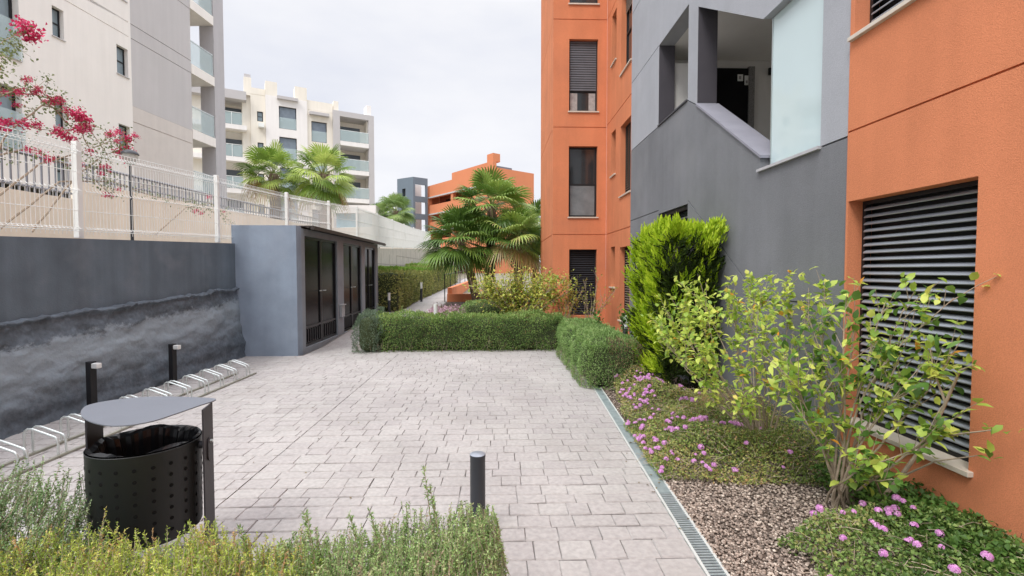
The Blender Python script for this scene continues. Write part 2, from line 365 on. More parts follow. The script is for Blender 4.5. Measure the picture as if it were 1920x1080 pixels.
# drain channel
dr = thing("drain_channel", "narrow galvanised drain grating sunk between the paving and the gravel bed", "drain", (dx(4.5)+.05, 4.5, 0))
mf = MB()
def dq(o0, o1, y0, y1, z0, z1):
    return [(dx(y0)+o0, y0, z0), (dx(y0)+o1, y0, z0), (dx(y1)+o1, y1, z0), (dx(y1)+o0, y1, z0), (dx(y0)+o0, y0, z1), (dx(y0)+o1, y0, z1), (dx(y1)+o1, y1, z1), (dx(y1)+o0, y1, z1)]
BF = [(0,3,2,1),(4,5,6,7),(0,1,5,4),(1,2,6,5),(2,3,7,6),(3,0,4,7)]
for o0, o1 in ((-.012, .004), (.092, .108)): mf.add(dq(o0, o1, .8, 6.55, -.03, .004), BF)
mf.build("frame", mat("drain_edge", (.50, .52, .50), .6, var=.1), dr)
mg = MB(); y = .8
while y < 3.36: mg.add(dq(.004, .092, y, y+.013, -.012, .001), BF); y += .026
mg.build("grating", mat("grating_steel", (.40, .45, .47), .45, metal=.5, var=.15, vs=20), dr)
mg = MB(); y = 3.37
while y < 6.5: mg.add(dq(.004, .092, y, y+.49, -.012, .0015), BF); y += .5
mg.build("cover_plate", mat("cover_steel", (.30, .36, .37), .5, metal=.4, var=.2, vs=9), dr)
mg = MB().add(dq(.004, .092, .8, 6.55, -.03, -.028), BF); mg.build("channel", BLACKM, dr)

# gravel
def gravel():
    ph = (1+5**.5)/2
    iv = np.array([(-1,ph,0),(1,ph,0),(-1,-ph,0),(1,-ph,0),(0,-1,ph),(0,1,ph),(0,-1,-ph),(0,1,-ph),(ph,0,-1),(ph,0,1),(-ph,0,-1),(-ph,0,1)], float)/1.9
    fi = np.array([(0,11,5),(0,5,1),(0,1,7),(0,7,10),(0,10,11),(1,5,9),(5,11,4),(11,10,2),(10,7,6),(7,1,8),(3,9,4),(3,4,2),(3,2,6),(3,6,8),(3,8,9),(4,9,5),(2,4,11),(6,2,10),(8,6,7),(9,8,1)])
    n = 16000
    y = rng.uniform(2.0, 6.6, n)**1; y = np.where(rng.random(n) < .78, rng.uniform(1.9, 3.9, n), y)
    x = np.array([dx(a)+.105 for a in y])+rng.random(n)**1.15*1.45; x = np.minimum(x, 2.72)
    z = -.008+(x-1.3)*.02+rng.uniform(0, .012, n)
    s = rng.uniform(.006, .0125, n)
    sc = rng.uniform(.6, 1.25, (n, 1, 3))*s[:, None, None]; sc[:, :, 2] *= .7
    v = iv[None]*(1+rng.uniform(-.22, .22, (n, 12, 1)))*sc
    a = rng.uniform(0, 6.28, n); ca, sa = np.cos(a)[:, None], np.sin(a)[:, None]
    v = np.stack([v[..., 0]*ca-v[..., 1]*sa, v[..., 0]*sa+v[..., 1]*ca, v[..., 2]], -1)+np.stack([x, y, z], 1)[:, None]
    F = (fi[None]+np.arange(n)[:, None, None]*12).reshape(-1, 3); V = v.reshape(-1, 3)
    me = bpy.data.meshes.new("gravel"); me.vertices.add(len(V)); me.vertices.foreach_set('co', V.ravel())
    me.loops.add(F.size); me.loops.foreach_set('vertex_index', F.ravel().astype(np.int32)); me.polygons.add(len(F))
    me.polygons.foreach_set('loop_start', np.arange(0, F.size, 3, dtype=np.int32)); me.polygons.foreach_set('loop_total', np.full(len(F), 3, dtype=np.int32)); me.update(calc_edges=True)
    t = np.repeat(rng.random(n), 12); c = np.stack([t, t, t, np.ones_like(t)], 1)
    me.attributes.new('tone', 'FLOAT_COLOR', 'POINT').data.foreach_set('color', c.ravel().astype(np.float32))
    o = link("gravel", me, GRAV); o['kind'] = 'stuff'; tag(o, "brown and pink gravel covering the garden bed beside the drain", "gravel")
gravel()

# ================================================================== RIGHT-HAND BUILDING
V3 = Vector
bld = thing("apartment_building", "orange and grey rendered apartment block with open stair landing, right of the paved yard", "building", (3.2, 6, 0))
def Xw(X): return V3((X, 0, 0)), V3((0, 1, 0)), V3((1, 0, 0))
# near orange wall (front face at X = 2.735)
O, u, w = Xw(2.735)
NW = rect(2.665, 3.677, .44, 2.14); UW = rect(2.665, 3.655, 3.39, 5.0)
wall("orange_wall", ORANGE, bld, O, u, w, rect(-3, 3.70, -.1, 11.5), [NW, UW], [band((-2.99, 2.678), (3.695, 2.678))], .3)
def louvre(parent, O, u, w, a0, a1, b0, b1, rec, m, pitch, depth, fm=BLACKM, sill=True, sillm=STONE, name="window"):
    fr = MB(); t = .03
    fr.obox(O, u, w, a0+.001, a0+t, b0+.001, b1-.001, rec, rec+.05); fr.obox(O, u, w, a1-t, a1-.001, b0+.001, b1-.001, rec, rec+.05)
    fr.obox(O, u, w, a0+t, a1-t, b1-t, b1-.001, rec, rec+.05); fr.obox(O, u, w, a0+t, a1-t, b0+.001, b0+t, rec, rec+.05)
    f = fr.build(name, fm, parent)
    s = slats(O, u, w, a0+t, a1-t, b0+t, b1-t, rec+.02, pitch, depth).build("shutter", m, f, smooth=True)
    MB().obox(O, u, w, a0+.002, a1-.002, b0+.002, b1-.002, rec+.075, rec+.11).build("gap_shade_sheet", BLACKM, f)  # black sheet that paints the shadow in the gaps between slats
    if sill: MB().obox(O, u, w, a0-.03, a1+.03, b0-.028, b0+.003, -.035, rec+.02).build("sill", sillm, f, bevel=.003)
    return f
louvre(bld, O, u, w, 2.665, 3.677, .44, 2.14, .115, SLAT, .054, .032)
louvre(bld, O, u, w, 2.665, 3.655, 3.39, 5.0, .115, SLAT, .054, .032)
# stair wall, face at X = 2.75
O, u, w = Xw(2.75)
OPA = [(6.93, 4.06), (8.19, 4.04), (8.19, 5.42), (6.93, 5.42)]
OPB = [(4.98, 2.80), (6.60, 3.90), (6.60, 5.205), (4.97, 4.20), (4.04, 4.20), (4.04, 2.65), (4.979, 2.65)]
SWN = rect(6.88, 8.13, 1.75, 2.57)
# lower dark part and upper light part are two renders that meet along the zigzag
ZIG = [(3.70, 2.657), (4.98, 2.657), (4.98, 2.79), (6.90, 4.05), (9.86, 4.05)]
low_outer = [(3.70, -.1), (9.86, -.1), (9.86, 4.05), (8.19, 4.05), (6.93, 4.05), (6.60, 3.87), (4.98, 2.79), (4.98, 2.645), (4.04, 2.645), (3.70, 2.645)]
wall("lower_stair_wall", GREYD, bld, O, u, w, low_outer, [SWN], [band((8.135, 2.63), (9.85, 2.63)), band((6.87, 2.615), (4.97, 1.317)), band((4.955, 1.315), (3.71, 1.315))], .26)
up_outer = [(3.70, 2.66), (4.04, 2.66), (4.04, 4.20), (4.97, 4.20), (6.60, 5.205), (6.60, 3.885), (6.93, 4.065), (6.93, 5.42), (8.19, 5.42), (8.19, 4.065), (9.86, 4.065), (9.86, 11.5), (3.70, 11.5)]
wall("upper_stair_wall", GREYL, bld, O, u, w, up_outer, [], [band((8.2, 5.42), (9.85, 5.42)), band((3.71, 6.8), (9.85, 6.8))], .26)
# copings and sills
mb = MB()
def slope_cap(a0, b0, a1, b1, c0, c1, h): # slab following a sloped edge
    P = lambda a, b, c: O+u*a+V3((0, 0, b))+w*c
    mb.add([P(a0,b0,c0),P(a1,b1,c0),P(a1,b1,c1),P(a0,b0,c1),P(a0,b0+h,c0),P(a1,b1+h,c0),P(a1,b1+h,c1),P(a0,b0+h,c1)], BF)
slope_cap(4.95, 2.775, 6.597, 3.873, -.02, .30, .03)
mb.build("parapet_coping", CAPM, bld)
MB().obox(O, u, w, 4.03, 5.0, 2.635, 2.662, -.03, .14).build("landing_sill", mat("light_sill", (.45, .45, .47), .7), bld)
MB().obox(O, u, w, 6.935, 8.185, 4.051, 4.075, -.02, .27).build("opening_sill", mat("dark_sill", (.07, .07, .08), .7), bld)
# stair landing room
MB().box(3.01, 10.9, 8.75, 8.9, 2.6, 5.6).build("landing_wall", WHITEI, bld)
MB().box(3.01, 10.9, 3.75, 3.85, 2.6, 5.6).build("landing_wall", WHITEI, bld)
MB().box(3.012, 10.9, 3.86, 8.745, 5.425, 5.6).build("landing_ceiling", mat("ceiling_plaster", (.80, .79, .75), .9, var=.03, bump=.2), bld)
MB().box(3.012, 10.9, 3.86, 8.745, 2.55, 2.68).build("landing_floor", mat("landing_tile", (.55, .52, .48), .6, var=.08), bld)
MB().box(3.02, 3.75, 8.25, 8.35, 2.681, 5.15).build("white_partition", WHITEI, bld)
MB().box(3.25, 4.2, 5.45, 5.55, 2.681, 3.60).build("stair_parapet", WHITEI, bld)
MB().box(3.22, 4.23, 5.42, 5.58, 3.601, 3.63).build("parapet_cap", mat("terracotta_cap", (.45, .30, .22), .7), bld)
dd = MB().box(3.66, 4.56, 8.70, 8.745, 2.69, 5.27).build("entrance_door", DOORB, bld)
MB().box(4.36, 4.46, 8.694, 8.699, 5.04, 5.16).build("notice", LAMPW, dd)
MB().box(4.49, 4.56, 8.694, 8.699, 4.97, 5.14).build("notice", LAMPW, dd)
for a in (4.385, 4.41): MB().box(a, a+.012, 8.692, 8.6935, 5.07, 5.13).build("notice_mark", BLACKM, dd)
MB().box(4.51, 4.545, 8.692, 8.6935, 5.0, 5.05).build("notice_mark", mat("grey_ink", (.3, .3, .3)), dd)
MB().box(4.562, 4.67, 8.68, 8.745, 2.69, 5.30).build("door_jamb", mat("speckled_granite", (.22, .215, .21), .5, var=.5, vs=60), bld)
MB().box(4.95, 5.22, 8.70, 8.745, 5.17, 5.29).build("emergency_light", BLACKM, bld)
mb = MB(); mb.lathe((5.1, 7.3, 5.425), [(.001, -.06), (.12, -.055), (.15, -.03), (.15, 0)], 20); mb.build("ceiling_lamp", mat("opal_lamp", (.7, .7, .68), .4), bld, smooth=True)
# thin sheets over the pier and opening reveals, shade put into their dark colour
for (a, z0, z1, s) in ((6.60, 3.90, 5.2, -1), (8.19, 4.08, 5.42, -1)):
    MB().obox(O, u, w, a-.004, a-.001, z0+.01, z1-.005, .002, .27).build("jamb_shade_sheet", JAMBSH, bld)
# glass screen
g = MB().obox(O, u, w, 4.045, 4.925, 2.664, 4.195, .085, .097).build("glass_screen", FROST, bld)
MB().obox(O, u, w, 4.926, 4.94, 2.664, 4.195, .08, .102).build("glass_edge_trim", mat("steel_trim", (.45, .5, .5), .3, metal=.6), g)
# small barred window
fr = MB(); a0, a1, b0, b1 = 6.88, 8.13, 1.75, 2.57
fr.obox(O, u, w, a0+.001, a0+.05, b0, b1-.001, .05, .1); fr.obox(O, u, w, a1-.05, a1-.001, b0, b1-.001, .05, .1)
fr.obox(O, u, w, a0+.05, a1-.05, b1-.06, b1-.001, .05, .1); fr.obox(O, u, w, a0+.05, a1-.05, b0, b0+.05, .05, .1)
fr.obox(O, u, w, 7.48, 7.54, b0+.05, b1-.06, .05, .1)
f = fr.build("barred_window", BLACKM, bld)
MB().obox(O, u, w, a0+.01, a1-.01, b0+.01, b1-.01, .12, .14).build("pane", PANE, f)
br = MB()
for z in (1.9, 2.06, 2.22, 2.38): br.obox(O, u, w, a0+.051, a1-.051, z, z+.02, .03, .045)
br.build("bar", mat("bar_steel", (.10, .11, .12), .4), f)
# orange tower: front face at Y = 12.65, X 1.47..2.88 ; side face X = 2.88
O, u, w = V3((0, 12.65, 0)), V3((1, 0, 0)), V3((0, 1, 0))
tws = [rect(1.885, 2.64, 5.77, 7.63), rect(1.885, 2.64, 3.02, 4.87), rect(1.905, 2.64, .42, 2.17), rect(1.885, 2.64, 8.53, 10.4)]
wall("tower_front_wall", ORANGE, bld, O, u, w, rect(1.47, 2.878, -.1, 11.5), tws, [band((1.475, z), (2.87, z), .02) for z in (8.13, 5.36, 2.56)], .3)
def glazed(parent, O, u, w, a0, a1, b0, b1, rec, split, pm, shm=SLATD, shut=0.0, sill=True, t=.045, name="window", sillm=STONE):
    fr = MB(); c0, c1 = rec, rec+.06
    fr.obox(O, u, w, a0+.001, a0+t, b0+.001, b1-.001, c0, c1); fr.obox(O, u, w, a1-t, a1-.001, b0+.001, b1-.001, c0, c1)
    fr.obox(O, u, w, a0+t, a1-t, b1-t, b1-.001, c0, c1); fr.obox(O, u, w, a0+t, a1-t, b0+.001, b0+t, c0, c1)
    for s in split: fr.obox(O, u, w, a0+t, a1-t, b0+(b1-b0)*s-.02, b0+(b1-b0)*s+.02, c0, c1)
    f = fr.build(name, BLACKM, parent)
    MB().obox(O, u, w, a0+.01, a1-.01, b0+.01, b1-.01, c0+.025, c0+.035).build("pane", pm, f)
    if shut: slats(O, u, w, a0+t*.6, a1-t*.6, b1-(b1-b0)*shut, b1-.01, c0-.015, .06, .014, roll=True).build("shutter", shm, f, smooth=True)
    if sill: MB().obox(O, u, w, a0-.03, a1+.03, b0-.03, b0+.003, -.035, rec+.02).build("sill", sillm, f)
    return f
SLATT = mat("slate_shutter", (.12, .125, .14), .45, metal=.2)
glazed(bld, O, u, w, *(1.885, 2.64, 5.77, 7.63), .12, [.3], PANE, SLATT, shut=.7)
g3 = glazed(bld, O, u, w, *(1.885, 2.64, 3.02, 4.87), .12, [.47], PANE)
MB().obox(O, u, w, 1.94, 2.59, 3.08, 3.86, .128, .134).build("lower_pane", mat("curtained_glass", (.17, .19, .20), .15, var=.25, vs=3, spec=.8), g3)
louvre(bld, O, u, w, 1.905, 2.64, .42, 2.17, .12, SLATD, .06, .016, sill=False)
glazed(bld, O, u, w, *(1.885, 2.64, 8.53, 10.4), .12, [.3], PANE, SLATT, shut=.7)
MB().obox(O, u, w, 1.93, 2.12, 5.83, 6.28, .125, .13).obox(O, u, w, 2.42, 2.6, 5.83, 6.28, .125, .13).build("window_curtain", mat("curtain_cloth", (.36, .34, .33), .8, var=.3, vs=9), bld)
# tower left face (seen edge-on) and the return wall towards the stair
O, u, w = V3((1.47, 0, 0)), V3((0, 1, 0)), V3((1, 0, 0))
wall("tower_side_wall", ORANGE, bld, O, u, w, rect(12.953, 16.2, -.1, 11.5), [], [band((12.96, z), (16.19, z), .02) for z in (8.13, 5.36, 2.56)], .3)
O, u, w = Xw(2.88)
sl = [rect(11.68, 12.13, 6.72, 7.93), rect(11.68, 12.13, 3.97, 5.05), rect(11.68, 12.13, 1.2, 2.2)]
bg_ = [rect(10.35, 11.22, 6.13, 7.96), rect(10.35, 11.22, 3.33, 4.95), rect(10.35, 11.22, .45, 2.15)]
wall("return_wall", ORANGE, bld, O, u, w, rect(9.86, 12.648, -.1, 11.5), sl+bg_, [band((9.87, z), (12.64, z), .02) for z in (8.13, 5.40, 2.56)], .3)
for r_ in sl:
    glazed(bld, O, u, w, r_[0][0], r_[1][0], r_[0][1], r_[2][1], .14, [], PANE, name="slot_window")
louvre(bld, O, u, w, 10.35, 11.22, 3.33, 4.95, .12, SLATB, .055, .018)
louvre(bld, O, u, w, 10.35, 11.22, .45, 2.15, .12, SLATB, .055, .018)
glazed(bld, O, u, w, 10.35, 11.22, 6.13, 7.96, .12, [.5], PANE, SLATB, shut=.25)
MB().box(3.19, 11, 12.951, 13.1, -.1, 11.45).box(11, 11.15, -3, 13.1, -.1, 2.7).box(11, 11.15, -3, 3.8, 2.7, 5.4).box(11, 11.15, 8.8, 13.1, 2.7, 5.4).box(11, 11.15, -3, 13.1, 5.4, 11.45).build("rear_wall", ORANGE, bld)  # unseen gap at landing height, added to let daylight into the stair landing
MB().box(2.9, 11.1, -3, 13.0, 11.51, 11.7).build("roof", CONC, bld)

# ================================================================== LEFT RETAINING WALL
def wtop(y): return float(np.interp(y, [-3, 4.7, 9.2], [1.62, 1.935, 2.115]))
def ledge(y): return float(np.interp(y, [-3, 4.7, 7, 9.2], [.85, 1.09, 1.2, 1.30]))
rw = thing("retaining_wall", "dark slate painted retaining wall with rough sprayed lower half behind the bike rack", "wall", (-4.9, 4, 0))
mb = MB(); mb.prism([(-4.87, -3, 0), (-4.87, 9.099, 0), (-4.87, 9.099, wtop(9.1)), (-4.87, 4.7, wtop(4.7)), (-4.87, -3, wtop(-3))], V3((-.22, 0, 0)))
fixn(mb.build("upper_wall", WALLD, rw))
# sprayed concrete: displaced grid leaning out towards the ground
def sprayed():
    ny, nzz = 420, 70; V = []
    for j in range(ny+1):
        y = -1+10.098*j/ny
        le = ledge(y)+noise.noise(V3((y*2.2, 1, 0)))*.045+noise.noise(V3((y*9, 5, 0)))*.03+noise.noise(V3((y*30, 5, 0)))*.016
        for i in range(nzz+1):
            t = i/nzz; z = -.02+(le+.02)*t
            out_ = .05+.16*(1-t)**1.3
            big = noise.noise(V3((y*.9, z*2.2, 7)))*.06+noise.noise(V3((y*2.5, z*6, 2)))*.04+noise.noise(V3((y*6, z*11, 6)))*.014
            rough = (noise.noise(V3((y*16, z*22, 3)))*.012+noise.noise(V3((y*45, z*45, 9)))*.006)*(1 if t > .72 else .45)
            lip = .035*(1+noise.noise(V3((y*12, 2, 2)))) if t > .96 else 0
            V.append((-4.868+max(.012, out_*(.8)+big*.9+rough+lip)*(0 if t == 1 else 1)-(.004 if t == 1 else 0), y, z))
    F = [(j*(nzz+1)+i, (j+1)*(nzz+1)+i, (j+1)*(nzz+1)+i+1, j*(nzz+1)+i+1) for j in range(ny) for i in range(nzz)]
    me = bpy.data.meshes.new("sprayed_concrete"); me.from_pydata(V, [], F)
    m = mat("sprayed_concrete_slate", (.085, .105, .13), .8, var=.45, vs=3.2, bump=1, bs=22, fine=.25); n = m.node_tree.nodes; l = m.node_tree.links.new
    # pale bloom of worn paint along the bulge
    b = n['Principled BSDF']; src = b.inputs['Base Color'].links[0].from_socket
    t = n.new("ShaderNodeTexCoord"); sp = n.new("ShaderNodeSeparateXYZ"); l(t.outputs['Object'], sp.inputs[0])
    def math_(op, a, b_):
        q = n.new("ShaderNodeMath"); q.operation = op
        for i, s in enumerate((a, b_)):
            if hasattr(s, 'links'): l(s, q.inputs[i])
            else: q.inputs[i].default_value = s
        return q.outputs[0]
    nzn = n.new("ShaderNodeTexNoise"); nzn.inputs['Scale'].default_value = 3.4; nzn.inputs['Detail'].default_value = 10; nzn.inputs['Roughness'].default_value = .8
    mpp = n.new("ShaderNodeMapping"); mpp.inputs['Scale'].default_value = (1, .8, 1.2); l(t.outputs['Object'], mpp.inputs['Vector']); l(mpp.outputs[0], nzn.inputs['Vector'])
    h = math_('SUBTRACT', sp.outputs['Z'], math_('MULTIPLY', sp.outputs['Y'], .055))   # object space, origin y = 4
    h = math_('ADD', h, math_('MULTIPLY', math_('SUBTRACT', nzn.outputs['Fac'], .5), .62))
    r = n.new("ShaderNodeValToRGB"); e = r.color_ramp.elements; e[0].position = .10; e[0].color = (.08, .08, .08, 1); e[1].position = .58; e[1].color = (.85, .85, .85, 1)
    e.new(.74).color = (.75, .75, .75, 1); e.new(.80).color = (.12, .12, .12, 1)
    l(h, r.inputs['Fac']); mm = n.new("ShaderNodeMix"); mm.data_type = 'RGBA'; l(r.outputs[0], mm.inputs['Factor']); l(src, mm.inputs['A']); mm.inputs['B'].default_value = (.32, .375, .42, 1)
    l(mm.outputs['Result'], b.inputs['Base Color'])
    return link("sprayed_concrete", me, m, rw, smooth=True)
sprayed()
# concrete wall that carries on uphill behind the service store
cw = thing("concrete_block_wall", "pale concrete block retaining wall behind the clipped hedge, beyond the service store", "wall", (-5, 25, 0))
def ctop(y): return float(np.interp(y, [9.1, 15, 20.7, 37, 60], [2.1, 2.35, 2.56, 3.26, 3.8]))
ys = [9.102, 15, 20.7, 28, 37, 60]
mb = MB(); mb.prism([(-4.98, 60, 0), (-4.98, 9.102, 0)]+[(-4.98, y, ctop(y)) for y in ys], V3((-.2, 0, 0))); fixn(mb.build("wall", CONC, cw))
jm = MB()
for y in np.arange(16, 40, 1.6):
    for k in range(6):
        z = 1.0+k*.45; yy = y+(.8 if k % 2 else 0)
        if z+.45 < ctop(yy): jm.box(-4.978, -4.975, yy, yy+.025, z, z+.45)
for k in range(6): jm.box(-4.978, -4.975, 15.4, 40, 1.0+k*.45-.012, 1.0+k*.45+.012) if 1.0+k*.45 < 2.2 else jm.box(-4.978, -4.975, 24 if k < 4 else 34, 40, 1.0+k*.45-.012, 1.0+k*.45+.012) if 1.0+k*.45 < 3.1 else None
jm.build("mortar_joint", mat("dark_mortar", (.28, .26, .23), .9), cw)

# upper beige wall with railing
def btop(y): return float(np.interp(y, [-5, 8.3], [2.70, 2.79])) if y < 8.35 else float(np.interp(y, [8.35, 12.2, 20, 29, 40, 60], [3.10, 3.17, 3.35, 4.25, 4.6, 4.8]))
bw = thing("beige_garden_wall", "beige rendered terrace wall seen through the white mesh fence", "wall", (-7.1, 10, 2))
mb = MB(); mb.prism([(-7, -5, 1.5), (-7, 8.34, 1.5), (-7, 8.34, btop(8.3)), (-7, -5, btop(-5))], V3((-.2, 0, 0)))
ys2 = [8.345, 12.2, 20, 29, 40, 60]; mb.prism([(-7.003, 60, 1.5), (-7.003, 8.345, 1.5)]+[(-7.003, y, btop(y+.01)) for y in ys2], V3((-.2, 0, 0)))
fixn(mb.build("wall", BEIGE, bw))
rl = thing("terrace_railing", "low dark grey vertical bar railing on top of the beige terrace wall", "railing", (-7.1, 10, 2.8))
DG = mat("dark_grey_railing", (.22, .23, .26), .5)
rb = MB()
y = 2.0
while y < 19.8:
    b = btop(y); rb.box(-7.11, -7.09, y, y+.02 if y < 8.3 else y+.026, b, b+(.58 if y < 8.3 else .32)); y += .12 if y < 14 else .16
rb.build("baluster", DG, rl)
for ya, yb, hh in ((2, 8.3, .58), (8.4, 12.2, .32), (12.2, 19.8, .32)):
    r2 = MB(); r2.tube([(-7.1, ya, btop(ya+.01)+hh), (-7.1, yb, btop(yb-.01)+hh)], .025, 4); r2.tube([(-7.1, ya, btop(ya+.01)+.1), (-7.1, yb, btop(yb-.01)+.1)], .018, 4); r2.build("rail", DG, rl)

# white mesh fence on the dark wall
def fbot(y): return (wtop(y) if y < 9.15 else ctop(y))+.05
def ftop(y): return float(np.interp(y, [0, 5, 8.8, 11.8, 18, 28.5, 36, 45], [2.85, 3.03, 3.25, 3.42, 3.89, 4.13, 4.44, 4.7]))
fe = thing("mesh_fence", "white welded mesh fence with folded wires and posts on top of the dark wall", "fence", (-5, 5, 2))
py_ = [.2, 3.05, 5.9, 8.75, 11.6, 14.45, 17.3, 20.2, 23.1, 26, 29, 32.5, 36]
XF = -4.97
for y in py_:
    t_ = .035 if y < 9 else .04
    MB().box(XF-.045, XF+.02, y-t_, y+t_, fbot(y)-.04, ftop(y)+.05).build("post", WHITEP, fe, bevel=.004)
for y0, y1 in zip(py_[:-1], py_[1:]):
    p = MB(); n = int((y1-y0-.1)/(.052 if y0 < 14 else .075))
    bends = [(0, 0), (.04, 0), (.06, .03), (.08, 0), (.46, 0), (.49, .03), (.52, 0), (.90, 0), (.925, .03), (.95, 0), (1, 0)] if y0 < 12 else [(0, 0), (1, 0)]
    def zf(y, t): return fbot(y)+(ftop(y)-fbot(y))*t
    rr = .0036 if y0 < 9 else .0055 if y0 < 16 else .009
    for i in range(n+1):
        y = y0+.05+(y1-y0-.1)*i/n
        p.tube([(XF+.03+o, y, zf(y, t)) for t, o in bends], rr, 4, caps=False)
    for t, o in ((.04, 0), (.06, .03), (.08, 0), (.27, 0), (.49, .03), (.70, 0), (.90, 0), (.925, .03), (.95, 0), (1, 0)) if y0 < 12 else ((.05, 0), (.35, 0), (.65, 0), (.97, 0)):
        p.tube([(XF+.03+o, y0+.03, zf(y0, t)), (XF+.03+o, y1-.03, zf(y1, t))], rr, 4, caps=False)
    p.build("mesh_panel", WHITEP, fe)

# street lamps behind the fence
LG = mat("clear_lamp_globe", (.62, .66, .62), .15, var=.1, spec=.6, alpha=.55)
LB = mat("dark_lamp_metal", (.05, .055, .065), .4)
lam = thing("street_lamp", "nearest slim black street lamp with domed cap, beside the bougainvillea", "street lamp", (0, 0, 0), "street lamps behind the mesh fence")
MB().tube([(0, 0, 0), (0, 0, 1.2)], [.022, .016], 10).build("pole", LB, lam, smooth=True)
h = MB(); h.lathe((0, 0, 1.2), [(.001, .215), (.05, .21), (.085, .19), (.105, .165), (.11, .15), (.001, .15)], 24).build("lamp_cap", LB, lam, smooth=True)
h = MB(); h.lathe((0, 0, 1.2), [(.022, .0), (.05, .01), (.078, .06), (.095, .11), (.095, .148), (.001, .148)], 20).build("lamp_globe", LG, lam, smooth=True)
lam.location = (-5.25, 7.1, uz(7.1)-.02)
for (y, zt, lb) in ((14.4, 3.63, "slim black street lamp between the palms and the fence, above the service store roof"), (21.6, 4.02, "farthest slim street lamp of the row, by the far corner of the service store")):
    copy_tree(lam, (-5.25, y, zt-1.45), lb)

# ================================================================== SERVICE STORE (blue-grey box)
st = thing("service_store", "blue grey rendered service store with three black double doors", "service store", (-4.3, 12, 0))
MB().box(-4.93, -3.745, 9.10, 9.33, -.05, 2.45).build("end_wall", STORE, st)
MB().box(-4.93, -3.75, 15.05, 15.25, -.05, 2.43).box(-4.93, -4.75, 9.331, 15.049, -.05, 2.43).build("rear_wall", STOREJ, st)
O, u, w = V3((-3.748, 0, 0)), V3((0, 1, 0)), V3((-1, 0, 0))
D3 = [(9.50, 11.40), (11.86, 13.42), (13.76, 14.95)]
fixn(sheet(O, u, w, rect(9.332, 15.245, -.05, 2.42), [rect(a, b, .09, 2.29) for a, b in D3], 0, .2).build("front_wall", STOREJ, st))
mr_ = MB(); mr_.box(-4.95, -3.55, 9.42, 15.42, 2.455, 2.475).box(-3.60, -3.53, 9.42, 15.42, 2.40, 2.4549).box(-3.68, -3.62, 9.42, 15.42, 2.43, 2.4549); mr_.build("roof", ROOFM, st)
for a, b in D3:
    mid = (a+b)/2
    for p, q, s in ((a, mid-.004, 1), (mid+.004, b, -1)):
        d = MB().obox(O, u, w, p+.02, q-.02, .10, 2.28, .06, .09).build("door", DOORB, st)
        fr = MB()
        for (x0, x1, z0, z1) in ((p, p+.05, .09, 2.289), (q-.05, q, .09, 2.289), (p+.05, q-.05, .09, .14), (p+.05, q-.05, 2.24, 2.289), (p+.05, q-.05, .46, .50)):
            fr.obox(O, u, w, x0+.001, x1-.001, z0+.001, z1, .035, .058)
        fr.build("door_frame", LOUV, d)
        lv = MB()
        for k in range(7): yy = p+.12+(q-p-.24)*k/6; lv.obox(O, u, w, yy-.016, yy+.016, .17, .43, .042, .059)
        lv.build("louvre", LOUV, d)
        hx = q-.09 if s == 1 else p+.09
        hd = MB(); hd.tube([O+u*hx+V3((0, 0, 1.18))+w*(.035), O+u*hx+V3((0, 0, 1.18))+w*0.0, O+u*(hx-.09*s)+V3((0, 0, 1.18))], .009, 6); hd.build("handle", GALV, d, smooth=True)
mb_ = MB().box(-3.745, -3.69, 11.52, 11.74, .50, .78).build("meter_box", mat("pale_meter_plastic", (.36, .38, .40), .5), st, bevel=.006)
MB().box(-3.745, -3.66, 11.50, 11.76, .785, .80).build("meter_box_lid", mat("pale_meter_lid", (.5, .52, .53), .5), st)

# ================================================================== BIKE RACK
bk = thing("bike_rack", "long low galvanised bike rack with paired hoops along the dark wall", "bike rack", (-3.9, 5, 0))
for x in (-4.04, -3.76):
    MB().box(x-.015, x+.015, 2.2, 7.55, .0, .022).build("rail", GALVR, bk, bevel=.004)
y = 7.36
while y > 2.5:
    for d_ in (0, .075):
        yy = y-d_
        pts = [(-3.76, yy, .03), (-3.76, yy, .13), (-3.765, yy, .155), (-3.785, yy, .178), (-3.9, yy, .222), (-3.97, yy, .248), (-4.01, yy, .25), (-4.032, yy, .235), (-4.04, yy, .205), (-4.04, yy, .03)]
        MB().tube(pts, .009, 8).build("hoop", GALV, bk, smooth=True)
    y -= .345

# ================================================================== LAMP POSTS BY THE WALL
lp = thing("path_light", "black post light with white lamp head near the dark wall, the nearer of two", "path light", (0, 0, 0), "post lights by the dark wall")
MB().box(-.035, .035, -.035, .035, 0, .575).build("post", BLACKM, lp, bevel=.004)
MB().box(.036, .12, -.03, .03, .50, .56).build("lamp_head", LAMPW, lp, bevel=.01)
lp.location = (-4.60, 5.55, 0); lp.rotation_euler = (0, 0, -.25)
copy_tree(lp, (-4.57, 6.87, 0), "black post light with white lamp head near the dark wall, the farther of two")

# ================================================================== BOLLARD
bo = thing("bollard", "dark anthracite round bollard standing at the front of the paved yard", "bollard", (-.118, 2.86, 0))
MB().lathe((-.118, 2.86, 0), [(.046, 0), (.046, .482), (.0475, .484), (.0475, .497)], 32).build("shaft", BOLL, bo, smooth=True)
MB().lathe((-.118, 2.86, 0), [(.0475, .4975), (.043, .5005), (.001, .501)], 32).build("cap", BOLLT, bo, smooth=True)

